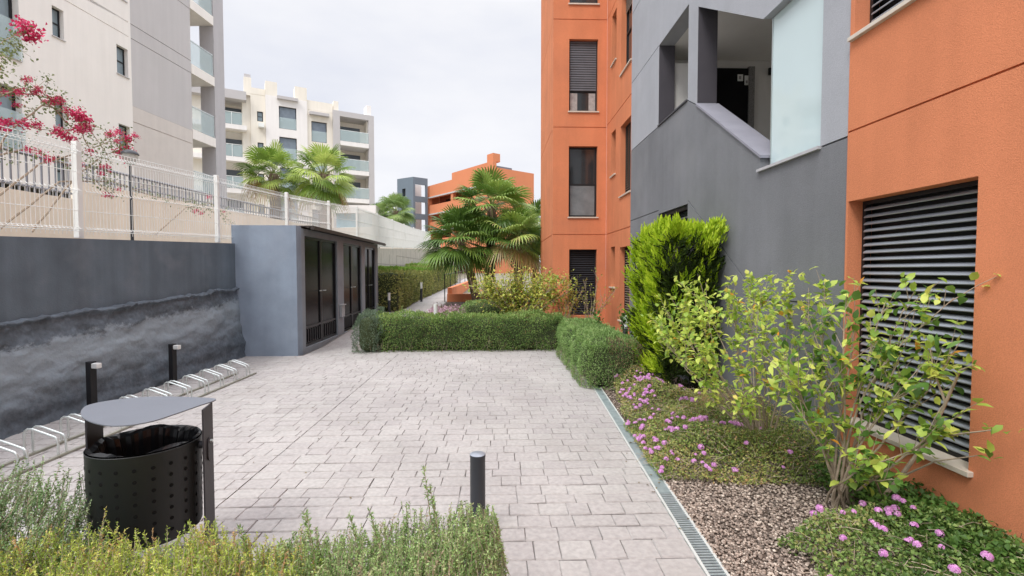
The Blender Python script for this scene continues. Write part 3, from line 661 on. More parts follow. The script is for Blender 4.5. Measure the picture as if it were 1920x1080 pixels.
# ================================================================== LITTER BIN
BC = V3((-1.85, 2.56, 0)); BR = R(14)
bn = thing("litter_bin", "charcoal perforated steel litter bin with teardrop grey lid", "litter bin", BC)
def bl(x, y, z): return BC+V3((x*math.cos(BR)-y*math.sin(BR), x*math.sin(BR)+y*math.cos(BR), z))
MB().lathe(BC, [(.001, .235), (.236, .235), (.242, .245), (.248, .70), (.2495, .703), (.247, .705), (.243, .70), (.238, .26), (.001, .25)], 64).build("body", BIN, bn, smooth=True)
hl = MB()
for r_ in range(7):
    for k in range(21):
        a = 2*math.pi*k/21+.05; z = .635-r_*.056; q = .2426+(z-.245)*.0132
        c = BC+V3((math.cos(a)*q, math.sin(a)*q, z)); n_ = V3((math.cos(a), math.sin(a), 0)); t_ = V3((-math.sin(a), math.cos(a), 0))
        vs = [c+n_*.0012+(t_*math.cos(b)+V3((0, 0, 1))*math.sin(b))*.0092 for b in np.arange(0, 6.28, 6.2832/10)]
        hl.add(vs, [tuple(range(10))])
hl.build("perforation", mat("hole_black", (.002, .002, .002), .9, var=0), bn)
for sx in (1, -1):
    p = MB(); x0 = .27*sx+.012 if sx > 0 else -.222; pts = [bl(x0, -.074, 0), bl(x0, .074, 0), bl(x0, .074, .868), bl(x0, -.074, .868)]
    fixn(p.prism(pts, (bl(.008*sx, 0, 0)-bl(0, 0, 0))).build("post", POST, bn))
    p = MB(); cc = [(-.03, .665), (-.03, .60)]+[(.03*math.cos(a), .60+.03*math.sin(a)) for a in np.linspace(math.pi, 2*math.pi, 9)]+[(.03, .665)]+[(.03*math.cos(a), .665+.03*math.sin(a)) for a in np.linspace(0, math.pi, 9)]
    fixn(p.prism([bl(x0+.009*sx, y_, z_) for y_, z_ in cc], bl(.006*sx, 0, 0)-bl(0, 0, 0)).build("bracket", POST, bn))
    b_ = MB(); b_.tube([bl(x0+.014*sx, .005, .675), bl(x0+.026*sx, .005, .675)], .009, 10).build("bolt", GALV, bn, smooth=True)
    MB().tube([bl(x0-.004*sx if sx > 0 else x0+.0, 0, .66), bl(.246*sx, 0, .66)], .02, 10).build("spacer", POST, bn, smooth=True)
# lid outline
lid_pts = [(-2.255, 2.60), (-2.19, 2.50), (-2.09, 2.40), (-1.97, 2.32), (-1.85, 2.272), (-1.76, 2.285), (-1.70, 2.345), (-1.675, 2.44), (-1.655, 2.54), (-1.64, 2.62), (-1.622, 2.685), (-1.63, 2.735), (-1.70, 2.765), (-1.85, 2.79), (-2.0, 2.80), (-2.13, 2.78), (-2.22, 2.72), (-2.26, 2.66)]
def smooth_loop(p, k=4):
    o = []; n = len(p)
    for i in range(n):
        a, b, c, d = [np.array(p[(i+q) % n]) for q in (-1, 0, 1, 2)]
        for t in np.arange(k)/k: o.append(tuple(.5*((2*b)+(c-a)*t+(2*a-5*b+4*c-d)*t*t+(3*b-a-3*c+d)*t**3)))
    return o
fixn(MB().prism([(x, y_, .872) for x, y_ in smooth_loop([(x_*.975, y_+.005) for x_, y_ in lid_pts])], V3((0, 0, .005))).build("lid", BINLID, bn))
# bag
bgm = MB(); n = 72; rows = [(.244, .712), (.236, .714), (.229, .70), (.222, .66), (.21, .56), (.19, .42), (.1, .30), (.001, .29)]
vs = []; fs = []
for i, (r_, z) in enumerate(rows):
    for k in range(n):
        a = 2*math.pi*k/n; am = .014*min(1, i/2.5)+(.012 if i > 1 and math.cos(a-BR-math.pi) > .9 else 0)
        rr = r_-am*(.6+abs(math.sin(a*9+math.sin(a*4)*2)))-am*.5*math.sin(a*23); vs.append(BC+V3((rr*math.cos(a), rr*math.sin(a), z-.012*(i > 0)*math.sin(a*5+1))))
for i in range(len(rows)-1):
    for k in range(n): fs.append((i*n+k, i*n+(k+1) % n, (i+1)*n+(k+1) % n, (i+1)*n+k))
tag(bgm.add(vs, fs).build("bin_liner", BAG, None), "crumpled glossy black bin liner inside the litter bin", "bin liner")

# ================================================================== LEFT BUILDING 1
O = V3((-13.6-.0756*23, 0, 0)); u = V3((.0756, 1, 0)).normalized(); w = V3((-1, .0756, 0)).normalized()
U = 1/ u.y   # a = y*U
b1 = thing("white_apartment_building", "near white and taupe apartment block with glass balconies behind the bougainvillea", "building", (-14.5, 18, 2))
K = lambda y: y*U
lv = [13.72, 10.86, 7.96, 5.08]
ops = [rect(K(13.2), K(15.0), z-2.98, z-.75) for z in (13.69, 10.83)] + [rect(K(13.2), K(15.0), 5.2, 7.0)]
ws = []
for z in (14.72-.0, 11.86, 9.0-.0, 6.1):
    pass
wins = [rect(K(16.0), K(16.38), z-.95, z) for z in (12.9, 10.05, 7.2)]+[rect(K(18.36), K(18.85), z-1.05, z) for z in (12.75, 9.93, 7.05)]+[rect(K(16.0), K(16.38), 4.4, 5.3)]
gr = []
for z in (13.8, 13.25, 10.98, 10.44):
    gr.append(band((K(10), z), (K(18.9), z), .03))
wall("white_wall", CREAM, b1, O, u, w, rect(K(9), K(19.0), 2, 16.8), ops+wins, gr, .3, .03)
wall("taupe_wall", TAUPE, b1, O, u, w, rect(K(19.0), K(22.22), 7.9, 16.8), [], [band((K(19.01), z), (K(22.2), z), .03) for z in (13.8, 13.25, 10.98, 10.44)], .3, .03)
wall("lower_wall", mat("warm_grey_render", (.66, .61, .57), .9, var=.03, streak=.03), b1, O, u, w, rect(K(19.0), K(22.22), 2, 7.895), [], [band((K(19.01), z), (K(22.2), z), .03) for z in (7.3, 5.0)], .3, .03)
for r_ in wins:
    f = glazed(b1, O, u, w, r_[0][0], r_[1][0], r_[0][1], r_[2][1], .14, [.5], PANEL, sillm=TAUPE)
for r_ in ops:
    f = glazed(b1, O, u, w, r_[0][0], r_[1][0], r_[0][1], r_[2][1], .2, [], PANEL, sillm=TAUPE, t=.08)
    MB().obox(O, u, w, r_[0][0]+.05, r_[1][0]+.02, r_[0][1]+.0, r_[0][1]+1.1, -.06, -.045).build("glass_guard", GLASSB, f)
# loggias
for i, z in enumerate([16.6]+lv):
    s = MB().obox(O, u, w, K(22.225), K(23.78), z-.42, z, -.02, 2.2).build("balcony_slab", CREAM, b1)
    if z < 15:
        gb = MB().obox(O, u, w, K(22.25), K(23.77), z+.04, z+1.02, .04, .055).build("balcony_glass", GLASSB, b1)
        rr = MB().obox(O, u, w, K(22.25), K(23.77), z+1.021, z+1.06, .03, .065); rr.obox(O, u, w, K(23.0), K(23.03), z, z+1.02, .06, .09); rr.build("handrail", GALV, b1)
        MB().obox(O, u, w, K(22.4), K(23.6), z+.02, z+2.2, 1.9, 1.95).build("balcony_door", PANEL, b1)
lback = MB().obox(O, u, w, K(22.221), K(24.6), 2, 16.6, 2.0, 2.2)
lback.build("loggia_back_wall", CREAM, b1)
MB().obox(O, u, w, K(22.0), K(22.22), 2, 16.6, .31, 2.0).build("loggia_side_wall", CREAM, b1)
MB().obox(O, u, w, K(23.8), K(24.55), 4.4, 16.9, 0, .7).build("grey_column", mat("mauve_grey_render", (.50, .485, .50), .9, var=.03, streak=.04), b1)
MB().obox(O, u, w, K(23.8), K(24.55), 2, 4.395, 0, .7).build("column_base", CREAM, b1)
MB().obox(O, u, w, K(9), K(24.4), 16.85, 17.1, -.1, 12).obox(O, u, w, K(24.56), K(24.7), 2, 16.8, 2.2, 12).obox(O, u, w, K(9), K(9.2), 2, 16.8, .31, 12).build("roof", CREAM, b1)

# ================================================================== SECOND WHITE BUILDING
O = V3((-24.5, 43, 0)); u = V3((.88, .474, 0)).normalized(); w = V3((-.474, .88, 0)).normalized()
b2 = thing("cream_apartment_building", "five storey cream apartment block with grey framed balconies behind the two palms", "building", (-19, 47, 3))
FL = [14.51, 11.70, 8.9, 6.1, 3.3]
B0 = 2.0
def vol(name, a0, a1, z1, c0, m, holes=(), gro=(), depth=.4): return wall(name, m, b2, O+w*c0, u, w, rect(a0, a1, B0, z1), list(holes), list(gro), depth, .03)
# left loggia stack behind a projecting grey fascia
lg = [rect(.4, 2.08, f+.02, f+2.38) for f in FL]
vol("left_wall", -2.5, 2.75, 17.45, .5, CREAM2, lg)
MB().obox(O, u, w, -2.5, 2.42, 16.75, 17.5, -.25, .6).build("grey_fascia", GREY2, b2)
for f in FL: MB().obox(O, u, w, -2.5, 2.42, f-.40, f, -.25, .499).build("balcony_slab", WHITE2, b2)
# stair part with small windows
sw = [rect(3.27, 3.75, z-.9, z) for z in (16.1, 13.3, 10.5, 7.7)]
vol("cream_wall", 2.756, 3.95, 18.15, .28, CREAM2, sw, [band((2.76, 17.56), (3.94, 17.56), .05)])
bgw = [rect(5.04, 6.52, t-2.05, t) for t in (16.8, 14.0, 11.2, 8.4)]
vol("white_bay_wall", 3.955, 7.46, 17.62, 0, WHITE2, bgw, [])
bgw2 = [rect(7.83, 9.22, t-1.95, t) for t in (15.9, 13.1, 10.3, 7.5)]
vol("right_bay_wall", 7.465, 9.75, 17.8, .12, CREAM2, bgw2, [band((7.5, 16.9), (9.7, 16.9), .04)])
for (a0, a1, z0, z1, m) in ((2.25, 2.85, 17.4, 19.0, CREAM2), (3.96, 4.93, 17.63, 18.88, CREAM2), (6.42, 7.45, 17.63, 18.85, CREAM2), (9.85, 10.3, 17.2, 18.1, CREAM2), (13.0, 13.45, 17.25, 18.2, WHITE2)):
    MB().obox(O, u, w, a0, a1, z0, z1, .3 if a0 < 3 else .02, 1.2).build("chimney", m, b2)
MB().obox(O, u, w, 2.3, 2.8, 19.02, 19.3, .4, 1.1).build("chimney_vent", GREY2, b2)
for a0, a1, z in ((4.9, 6.65, 17.38), (7.65, 9.4, 16.42)): MB().obox(O, u, w, a0, a1, z, z+.27, -.3, -.001 if a0 < 6 else .119).build("canopy_slab", GREY2, b2)
for r_, c0 in [(r_, 0) for r_ in bgw]+[(r_, .12) for r_ in bgw2]:
    f = glazed(b2, O+w*c0, u, w, r_[0][0], r_[1][0], r_[0][1], r_[2][1], .15, [], mat("blue_grey_blind", (.20, .24, .29), .4), sill=False, t=.06)
    MB().obox(O+w*c0, u, w, r_[0][0]+.02, r_[1][0]-.02, r_[0][1]+.05, r_[0][1]+1.05, .06, .08).build("glass_guard", GLASSB, f)
for r_ in sw: glazed(b2, O+w*.28, u, w, r_[0][0], r_[1][0], r_[0][1], r_[2][1], .1, [.5], PANEL, sill=False, t=.07)
for (a, z) in ((3.35, 14.6), (4.2, 9.1), (9.45, 12.2)):
    MB().obox(O, u, w, a, a+.45, z, z+.35, -.26, .0 if a > 4 else .27).build("air_conditioner", WHITEP, b2)
# right grey frame with loggias
rl_ = [rect(10.38, 13.12, f+.0-.02, f+2.35) for f in [14.30, 11.55, 8.8, 6.05, 3.3]]
wall("grey_frame", GREY2, b2, O+w*(-.25), u, w, rect(9.756, 13.65, B0, 17.15), [rect(10.38, 13.12, 3.2, 16.65)], [], .5, .02)
for f in [14.28, 11.53, 8.78, 6.03, 3.3]:
    MB().obox(O, u, w, 10.385, 13.115, f-.42, f, -.30, 2.0).build("balcony_slab", WHITE2, b2)
for (a0, a1, fl) in ((.42, 2.06, FL), (10.40, 13.10, [14.28, 11.53, 8.78, 6.03, 3.3])):
    for f in fl:
        MB().obox(O, u, w, a0, a1, f+.04, f+1.05, -.2 if a0 < 5 else -.24, -.185 if a0 < 5 else -.225).build("balcony_glass", GLASSB, b2)
        rr = MB().obox(O, u, w, a0, a1, f+1.051, f+1.09, -.22, -.17)
        rr.obox(O, u, w, (a0+a1)/2, (a0+a1)/2+.04, f, f+1.05, -.22, -.186); rr.build("handrail", WHITEP, b2)
        dr_ = MB().obox(O, u, w, a0+.05, a1-(.4 if a0 > 5 else .02), f+.02, f+1.95, 1.75, 1.8).build("balcony_door", mat("balcony_door_glass", (.10, .12, .14), .2), b2)
    MB().obox(O, u, w, a0-.35, a1+.35, B0, 16.7, 1.85, 2.0).build("loggia_back_wall", CREAM2, b2)
MB().obox(O, u, w, 13.2, 13.4, B0, 17.0, .26, 1.84).obox(O, u, w, 10.0, 10.3, B0, 17.0, .26, 1.84).build("loggia_side_wall", CREAM2, b2)
MB().obox(O, u, w, -2.5, 13.6, 16.9, 17.0, .7, 9).obox(O, u, w, 13.41, 13.6, B0, 16.89, .3, 9).build("rear_block", GREY2, b2)
# pool house glass by its foot
ph = thing("glass_porch", "low pale blue glass porch at the foot of the cream apartment block", "porch", (-9, 34, 3))
MB().box(-11.2, -8.7, 34, 36, 3.0, 5.6).build("glass_wall", mat("blue_glass_panel", (.25, .45, .55), .15, var=.2, vs=1.5), ph)
MB().box(-11.4, -8.4, 33.7, 36.2, 5.601, 6.15).build("roof", WHITE2, ph)
MB().box(-8.69, -8.3, 33.9, 36, 3.0, 5.6).build("wall", CREAM2, ph)

# ================================================================== FAR ORANGE BUILDING
O = V3((-11.47, 80, 0)); u = V3((.604, -.797, 0)).normalized(); w = V3((.797, .604, 0)).normalized()
b3 = thing("orange_apartment_building", "distant terracotta orange apartment block with grey stair tower behind the palms", "building", (-4, 76, 1))
FO = mat("far_orange_render", (.66, .25, .13), .9, var=.05, vs=.4, spec=.08)
FG = mat("far_slate_render", (.16, .20, .24), .9, var=.04, vs=.4)
bands = [rect(.6, 17, z, z+1.05) for z in (12.35, 9.6, 6.9)]
wall("balcony_facade", FO, b3, O, u, w, rect(0, 7.6, -1, 15.5), [rect(.6, 7.3, z, z+1.15) for z in (12.3, 9.55, 6.8)], [], .6)
wall("tall_facade", FO, b3, O, u, w, rect(7.605, 18.1, -1, 16.5), [rect(7.9, 14.0, z, z+1.15) for z in (12.3, 9.55, 6.8)], [], .6)
for z in (12.3, 9.55, 6.8): MB().obox(O, u, w, .3, 14.2, z+1.152, z+1.36, -.12, -.003).build("balcony_trim", GREY2, b3)
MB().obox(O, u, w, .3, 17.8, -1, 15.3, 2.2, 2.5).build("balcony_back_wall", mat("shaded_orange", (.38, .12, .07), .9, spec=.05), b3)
bw_ = MB()
for z in (12.3, 9.55, 6.8):
    for a in (2.2, 5.4, 9, 12): bw_.obox(O, u, w, a, a+1.9, z-.8, z+1.0, 2.15, 2.199)
bw_.build("balcony_window", mat("far_dark_opening", (.06, .035, .03), .9, spec=.02), b3)
O2 = O+u*18.1
MB().obox(O2, w, u*-1, .605, 7.4, -1, 15.7, .001, 1.0).build("end_wall", FO, b3)
MB().obox(O, u, w, 7.61, 17.05, 15.1, 15.6, .61, 7.2).obox(O, u, w, 0, 7.6, 15.0, 15.4, .61, 9).build("roof_block", FO, b3)
MB().obox(O, u, w, -.35, -.01, -1, 15.4, .3, 8).build("left_end_wall", FO, b3)
MB().obox(O, u, w, 16.6, 18.0, 16.51, 17.6, .1, 1.3).build("chimney", FO, b3)
MB().obox(O, u, w, 14.5, 16.0, 15.61, 16.5, 2.0, 5).build("solar_panel", FG, b3)
# stair tower: two slate faces with openings
T0 = V3((-12.25, 78.2, 0)); ul = V3((-.62, .78, 0)).normalized(); wl = V3((.78, .62, 0)).normalized()
tr_ = V3((-11.47, 79.8, 0))
A = V3((-13.35, 77.5, 0)); ur = V3((.80, .60, 0)).normalized(); wr = V3((-.60, .80, 0)).normalized()
wall("stair_tower_front", FG, b3, A, ur, wr, rect(0, 2.6, -1, 16.6), [rect(.35, 2.25, z, z+1.9) for z in (13.6, 10.9-.1, 8.0)], [], .3)
for z in (13.6, 10.8, 8.0): MB().obox(A, ur, wr, .3, 2.3, z-.2, z+2.1, 1.6, 1.8).build("landing_wall", WHITE2, b3)
ul = V3((-.82, .57, 0)).normalized(); wl = V3((.57, .82, 0)).normalized()
wall("stair_tower_side", FG, b3, A, ul, wl, rect(.001, 3.6, -1, 16.6), [rect(1.7, 2.5, 13.6, 14.9)], [], .3)
MB().obox(A, ul, wl, 1.6, 2.6, 13.5, 15, .35, .4).build("tower_window", PANE, b3)

# ================================================================== VEGETATION
def rbox_leaves(x0, x1, y0, y1, z0, z1, n, ln, wd, jit=.05, up=.6, bumps=.04, seed=0, faces='xXyYT', toph=0):
    """leaf bases over the shell of a clipped, slightly uneven box"""
    ar = {'x': (y1-y0)*(z1-z0), 'X': (y1-y0)*(z1-z0), 'y': (x1-x0)*(z1-z0), 'Y': (x1-x0)*(z1-z0), 'T': (x1-x0)*(y1-y0)}
    fl = list(faces); pr = np.array([ar[f] for f in fl]); pr = pr/pr.sum()
    fc = rng.choice(len(fl), n, p=pr); a = rng.random(n); b = rng.random(n)
    P = np.zeros((n, 3)); N = np.zeros((n, 3))
    for i, f in enumerate(fl):
        m_ = fc == i
        if f in 'xX': P[m_] = np.stack([np.full(m_.sum(), x0 if f == 'x' else x1), y0+(y1-y0)*a[m_], z0+(z1-z0)*b[m_]], 1); N[m_] = (-1 if f == 'x' else 1, 0, 0)
        elif f in 'yY': P[m_] = np.stack([x0+(x1-x0)*a[m_], np.full(m_.sum(), y0 if f == 'y' else y1), z0+(z1-z0)*b[m_]], 1); N[m_] = (0, -1 if f == 'y' else 1, 0)
        else: P[m_] = np.stack([x0+(x1-x0)*a[m_], y0+(y1-y0)*b[m_], np.full(m_.sum(), z1)], 1); N[m_] = (0, 0, 1)
    # round the edges: pull towards a superellipsoid
    c = np.array([(x0+x1)/2, (y0+y1)/2, z0]); hs = np.array([(x1-x0)/2, (y1-y0)/2, z1-z0])
    r = min(.26, (x1-x0)*.45, (y1-y0)*.45) if z1 < 1 else .12; q = np.abs(P-c); inner = np.maximum(hs-r, 0); d = np.maximum(q-inner, 0); L_ = np.linalg.norm(d, axis=1)
    k = np.where(L_ > r, r/np.maximum(L_, 1e-9), 1)[:, None]; d2 = d*k; sg = np.sign(P-c); P = c+sg*(np.minimum(q, inner)+d2)
    nb = nval(P, 3.0, seed)*bumps*2+nval(P, 9.0, seed+5)*bumps
    P = P+N*(nb-rng.random(n)**2*jit)[:, None]
    D = N*.7+rdir(n)*.8; D[:, 2] += up
    Nn = N+rdir(n)*.5; Nn[:, 2] += .3
    return P, D, Nn
rs0 = random.Random(33)
def hedge(name, label, cat, boxes, lm, n, ln, wd, group=None, corem=None, tonef=None, **kw):
    x0 = min(b[0] for b in boxes); x1 = max(b[1] for b in boxes); y0 = min(b[2] for b in boxes); y1 = max(b[3] for b in boxes)
    t = thing(name, label, cat, ((x0+x1)/2, (y0+y1)/2, boxes[0][4]), group)
    core = MB(); Ps, Ds, Ns = [], [], []
    for b in boxes:
        i = .09; core.box(b[0]+i, b[1]-i, b[2]+i, b[3]-i, b[4], b[5]-i)
        p, d, nn = rbox_leaves(*b, n//len(boxes), ln, wd, seed=b[0]*3, **kw); Ps.append(p); Ds.append(d); Ns.append(nn)
    P = np.concatenate(Ps); D = np.concatenate(Ds); N = np.concatenate(Ns); m_ = len(P)
    tone = np.clip(rng.random(m_)*.75+nval(P, 2.0, 3)*.35+.08, 0, .97)
    if tonef is not None: tone = tonef(P, tone)
    core.build("branches", corem or mat("hedge_inner_twigs", (.05, .065, .028), .95, var=.4, vs=20, bump=1, bs=40), t, bevel=.16 if min(b[5]-b[4], b[1]-b[0]) > .5 else .08)
    leafmesh("foliage", P, D, N, ln*rng.uniform(.6, 1.25, m_), wd*rng.uniform(.7, 1.2, m_), tone, lm, t)
    # stray shoots above the clipped surface, and dead twigs low down
    top = np.where(N[:, 2] > .8)[0]; top = top[rng.random(len(top)) < .012]
    if len(top):
        sp_ = np.repeat(P[top], 7, 0); k_ = len(sp_); sp_[:, 2] += np.tile(np.linspace(.0, 1, 7), len(top))*np.repeat(rng.uniform(.02, .10, len(top)), 7); d_ = rdir(k_); d_[:, 2] += 1.2
        leafmesh("new_shoots", sp_, d_, rdir(k_), ln*.9, wd, np.clip(rng.uniform(.6, .95, k_), 0, .95), lm, t)
    low = np.where((P[:, 2] < b[4]+.30*(b[5]-b[4])) & (N[:, 2] < .8))[0]; low = low[rng.random(len(low)) < .05]
    if len(low):
        tw_ = MB()
        for q in low: v = V3(P[q]); e_ = V3((rs0.uniform(-.04, .04), rs0.uniform(-.05, .02), rs0.uniform(.02, .12))); tw_.tube([v-e_, v+e_], .002, 3, caps=False)
        tw_.build("bare_twigs", TWIG, t)
    return t
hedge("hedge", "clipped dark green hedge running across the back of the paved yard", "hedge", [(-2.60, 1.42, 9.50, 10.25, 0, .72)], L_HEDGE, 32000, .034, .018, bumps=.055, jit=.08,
      tonef=lambda P, t: np.where(rng.random(len(P)) < .04, 1, np.clip(t*.9+(P[:, 2] > .64)*.15, 0, .9)))  # leaves near the top toned lighter, light from above put into the colour
# greyer bush that forms the left end of that hedge
hedge("lavender_bush", "grey green lavender bush at the left end of the back hedge, by the service store", "bush", [(-2.82, -2.25, 9.3, 10.2, 0, .78)], leafmat("lavender_leaf", [(0, (.09, .14, .08)), (1, (.27, .36, .25))]), 5000, .045, .012, up=.8, bumps=.06)
hedge("hedge", "clipped rounded green hedge at the right edge of the paving with a bare brown corner", "hedge", [(1.15, 2.0, 6.33, 9.45, 0, .68)], L_HEDGEG, 34000, .034, .010,
      tonef=lambda P, t: np.where((P[:, 0] > 1.5) & (P[:, 1] < 6.6) & (P[:, 2] > .3) & (rng.random(len(P)) < .45), 1, np.clip(t, 0, .9)))
hedge("hedge", "small low rounded green hedge beyond the back hedge, under the yellow bush", "hedge", [(-.92, .42, 12.4, 13.2, .1, .80)], L_HEDGEG, 6000, .045, .013)
def long_tone(P, t): return np.clip(t*.9, 0, .97)
lh = hedge("hedge", "long tall olive hedge with fresh green top along the left of the footpath", "hedge", [(-4.6, -3.15, 15.35, 24, .3, 1.62), (-4.6, -3.13, 24.01, 38, .45, 1.86)], L_LONG, 42000, .075, .035, tonef=long_tone, bumps=.05)
P, D, N = rbox_leaves(-4.62, -3.13, 15.35, 24, .3, 1.66, 9000, 0, 0, faces='T', jit=.02, up=1.2)
P2, D2, N2 = rbox_leaves(-4.62, -3.1, 24, 38, .45, 1.90, 7000, 0, 0, faces='T', jit=.02, up=1.2)
P = np.concatenate([P, P2]); D = np.concatenate([D, D2]); N = np.concatenate([N, N2])
leafmesh("new_growth", P, D, N, .09*rng.uniform(.6, 1.3, len(P)), .03, rng.random(len(P)), L_LONGT, lh)

# bright lime cypress clipped into a block
cy = thing("cypress_shrub", "bright lime green cypress clipped into a tall block against the grey wall", "shrub", (2.3, 6.35, 0))
MB().tube([(2.3, 6.35, 0), (2.28, 6.33, .9)], [.05, .03], 8).build("trunk", BARK, cy)
CB = (2.04, 2.66, 5.70, 6.92, .10, 1.98)
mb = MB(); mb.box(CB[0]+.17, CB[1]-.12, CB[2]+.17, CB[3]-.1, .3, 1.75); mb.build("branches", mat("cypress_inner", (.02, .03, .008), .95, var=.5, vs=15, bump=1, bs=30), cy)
def sprays(box, n, m, parent, name, ln, faces, up, jit, tone_lo, tone_hi, blades=12, seed=0, extra=None):
    P, D, N = rbox_leaves(*box, n, 0, 0, seed=seed, faces=faces, jit=jit, up=0, bumps=.07)
    if extra is not None: P, D, N = extra
    n = len(P)
    out3 = N/np.maximum(np.linalg.norm(N, axis=1, keepdims=True), 1e-9)
    A = out3*.55+rdir(n)*.30; A[:, 2] += up; A /= np.linalg.norm(A, axis=1, keepdims=True)
    Ls = ln*rng.uniform(.6, 1.35, n)
    PP, DD, NN, LL, TT = [], [], [], [], []
    side = np.cross(A, rdir(n)); side /= np.linalg.norm(side, axis=1, keepdims=True); s2 = np.cross(A, side)
    tb = rng.uniform(tone_lo, tone_hi, n)
    for b in range(blades):
        f = b/blades; ang = b*2.4; s = side*math.cos(ang)+s2*math.sin(ang)
        PP.append(P+A*(Ls*f*.95)[:, None]); DD.append(A*(.8+.5*f)+s*(.62*(1-f)+.05)); NN.append(s+rdir(n)*.2); LL.append(Ls*(.42-.22*f)); TT.append(tb+.25*f-.1)
    P = np.concatenate(PP); leafmesh(name, P, np.concatenate(DD), np.concatenate(NN), np.concatenate(LL), np.concatenate(LL)*.34, np.concatenate(TT)+rng.uniform(-.08, .08, len(P)), m, parent)
sprays(CB, 2000, L_CYPSH, cy, "shaded_foliage", .15, 'yXx', .45, .08, .0, .72, seed=1)  # dark sprays paint the shaded front; the lit left side and top stay lime
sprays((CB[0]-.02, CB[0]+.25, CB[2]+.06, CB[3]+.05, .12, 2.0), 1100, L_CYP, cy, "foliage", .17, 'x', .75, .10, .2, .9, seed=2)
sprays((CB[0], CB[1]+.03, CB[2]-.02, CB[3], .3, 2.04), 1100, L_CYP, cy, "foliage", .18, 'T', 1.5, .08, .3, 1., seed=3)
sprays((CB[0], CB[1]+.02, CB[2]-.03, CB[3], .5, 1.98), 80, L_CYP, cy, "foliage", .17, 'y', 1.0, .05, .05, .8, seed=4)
# leaning tip at the right
n = 220; t = rng.random(n); P = np.stack([2.50+.16*t+rng.normal(0, .05, n), 5.72+rng.normal(0, .06, n), 1.85+.30*t+rng.normal(0, .03, n)], 1)
sprays(None, n, L_CYP, cy, "foliage", .13, '', 1.2, 0, .3, 1, extra=(P, P*0, np.tile((.3, -.3, .4), (n, 1)))) if False else None
D0 = rdir(n)*.35; D0[:, 2] += 1.1; D0[:, 0] += .25
for k in range(7):
    pass
leafmesh("foliage", np.repeat(P, 7, 0)+rng.normal(0, .02, (n*7, 3)), np.repeat(D0, 7, 0)+rdir(n*7)*.45, rdir(n*7), .07*rng.uniform(.6, 1.3, n*7), .018, rng.uniform(.3, 1, n*7), L_CYP, cy)

# leafy shrubs -------------------------------------------------------------
def shrub(name, label, base, tips, lm, leaf_n, lsz, tone_rng=(0, .95), stems_r=.012, twigs=5, seed=1, leafy=.45, group=None, orange=.02, spread=.11, low=0):
    rs = random.Random(seed); t = thing(name, label, "shrub", base, group); mb = MB(); sites = []
    for tip in tips:
        a = V3(base)+V3((rs.uniform(-.07, .07), rs.uniform(-.07, .07), 0)); b = V3(tip); n = 9; pts = []
        side = V3((rs.uniform(-1, 1), rs.uniform(-1, 1), 0))*.13; wob = rs.uniform(0, 6)
        for i in range(n+1):
            f = i/n; p = a.lerp(b, f); p.z = a.z+(b.z-a.z)*(f**.82); p += side*math.sin(f*math.pi)+V3((math.sin(f*9+wob), math.cos(f*8+wob), 0))*.018*f+V3((rs.uniform(-.012, .012),)*3)*(f > 0)
            pts.append(p)
        mb.tube(pts, [stems_r*(1-.75*i/n) for i in range(n+1)], 6)
        for j in range(twigs):
            f = rs.uniform(leafy, .98); i = int(f*n); p0 = pts[i].lerp(pts[min(i+1, n)], f*n-i)
            d = (pts[min(i+1, n)]-pts[max(i-1, 0)]).normalized()+V3((rs.uniform(-1, 1), rs.uniform(-1, 1), rs.uniform(-.2, .9)))*.75
            d.normalize(); l = rs.uniform(.10, .30); p1 = p0+d*l*.5+V3((0, 0, .01)); p2 = p0+d*l+V3((0, 0, rs.uniform(-.02, .06)))
            mb.tube([p0, p1, p2], [stems_r*.32, stems_r*.25, stems_r*.14], 4)
            for q in (.25, .45, .6, .75, .88, 1): sites.append((p0.lerp(p1, min(1, q*2)) if q < .5 else p1.lerp(p2, q*2-1), d))
        for i in range(int(n*leafy), n+1): sites.append((pts[i], (pts[i]-pts[i-1]).normalized()))
    mb.build("stems", TWIG, t, smooth=True)
    idx = [rs.randrange(len(sites)) for _ in range(leaf_n)]
    P = np.array([sites[i][0] for i in idx]); D = np.array([sites[i][1] for i in idx])*.6+rdir(leaf_n)*.9; P = P+rng.normal(0, spread*.18, P.shape)
    D[:, 2] -= .05; N = rdir(leaf_n)*.55; N[:, 2] += 1
    if low: m_ = P[:, 2] > low; P, D, N = P[m_], D[m_], N[m_]
    k = len(P); tone = rng.uniform(*tone_rng, k); tone = np.where(rng.random(k) < orange, 1, tone)
    leafmesh("leaves", P, D, N, lsz*rng.uniform(.45, 1.2, k), lsz*.62*rng.uniform(.5, 1.15, k), tone, lm, t, kind=1, fold=.14)
    return t
rs = random.Random(5)
tipsA = [(1.50, 4.35, 1.0), (1.6, 4.5, 1.2), (1.62, 4.1, .8), (1.55, 3.9, 1.02), (1.7, 3.8, .62), (1.85, 3.55, .6), (1.62, 4.2, 1.28), (1.75, 4.4, 1.2), (1.7, 3.9, 1.12), (1.9, 4.3, 1.36), (2.0, 4.0, 1.3), (2.15, 4.3, 1.42), (2.25, 4.0, 1.38), (2.4, 4.4, 1.3), (2.5, 4.1, 1.42), (1.8, 3.75, .95), (2.1, 3.7, 1.05), (2.45, 4.6, 1.45), (1.6, 4.6, 1.05), (1.95, 4.7, 1.38), (2.3, 3.7, 1.35), (2.55, 3.85, 1.3), (1.7, 4.9, 1.0), (2.15, 3.55, .82)]
shrub("leafy_shrub", "wide yellow green shrub with many thin bare stems in front of the grey wall", (2.3, 4.05, 0), tipsA, L_HIB, 2300, .066, (.38, 1), .0075, 9, 3, .60, orange=.006)
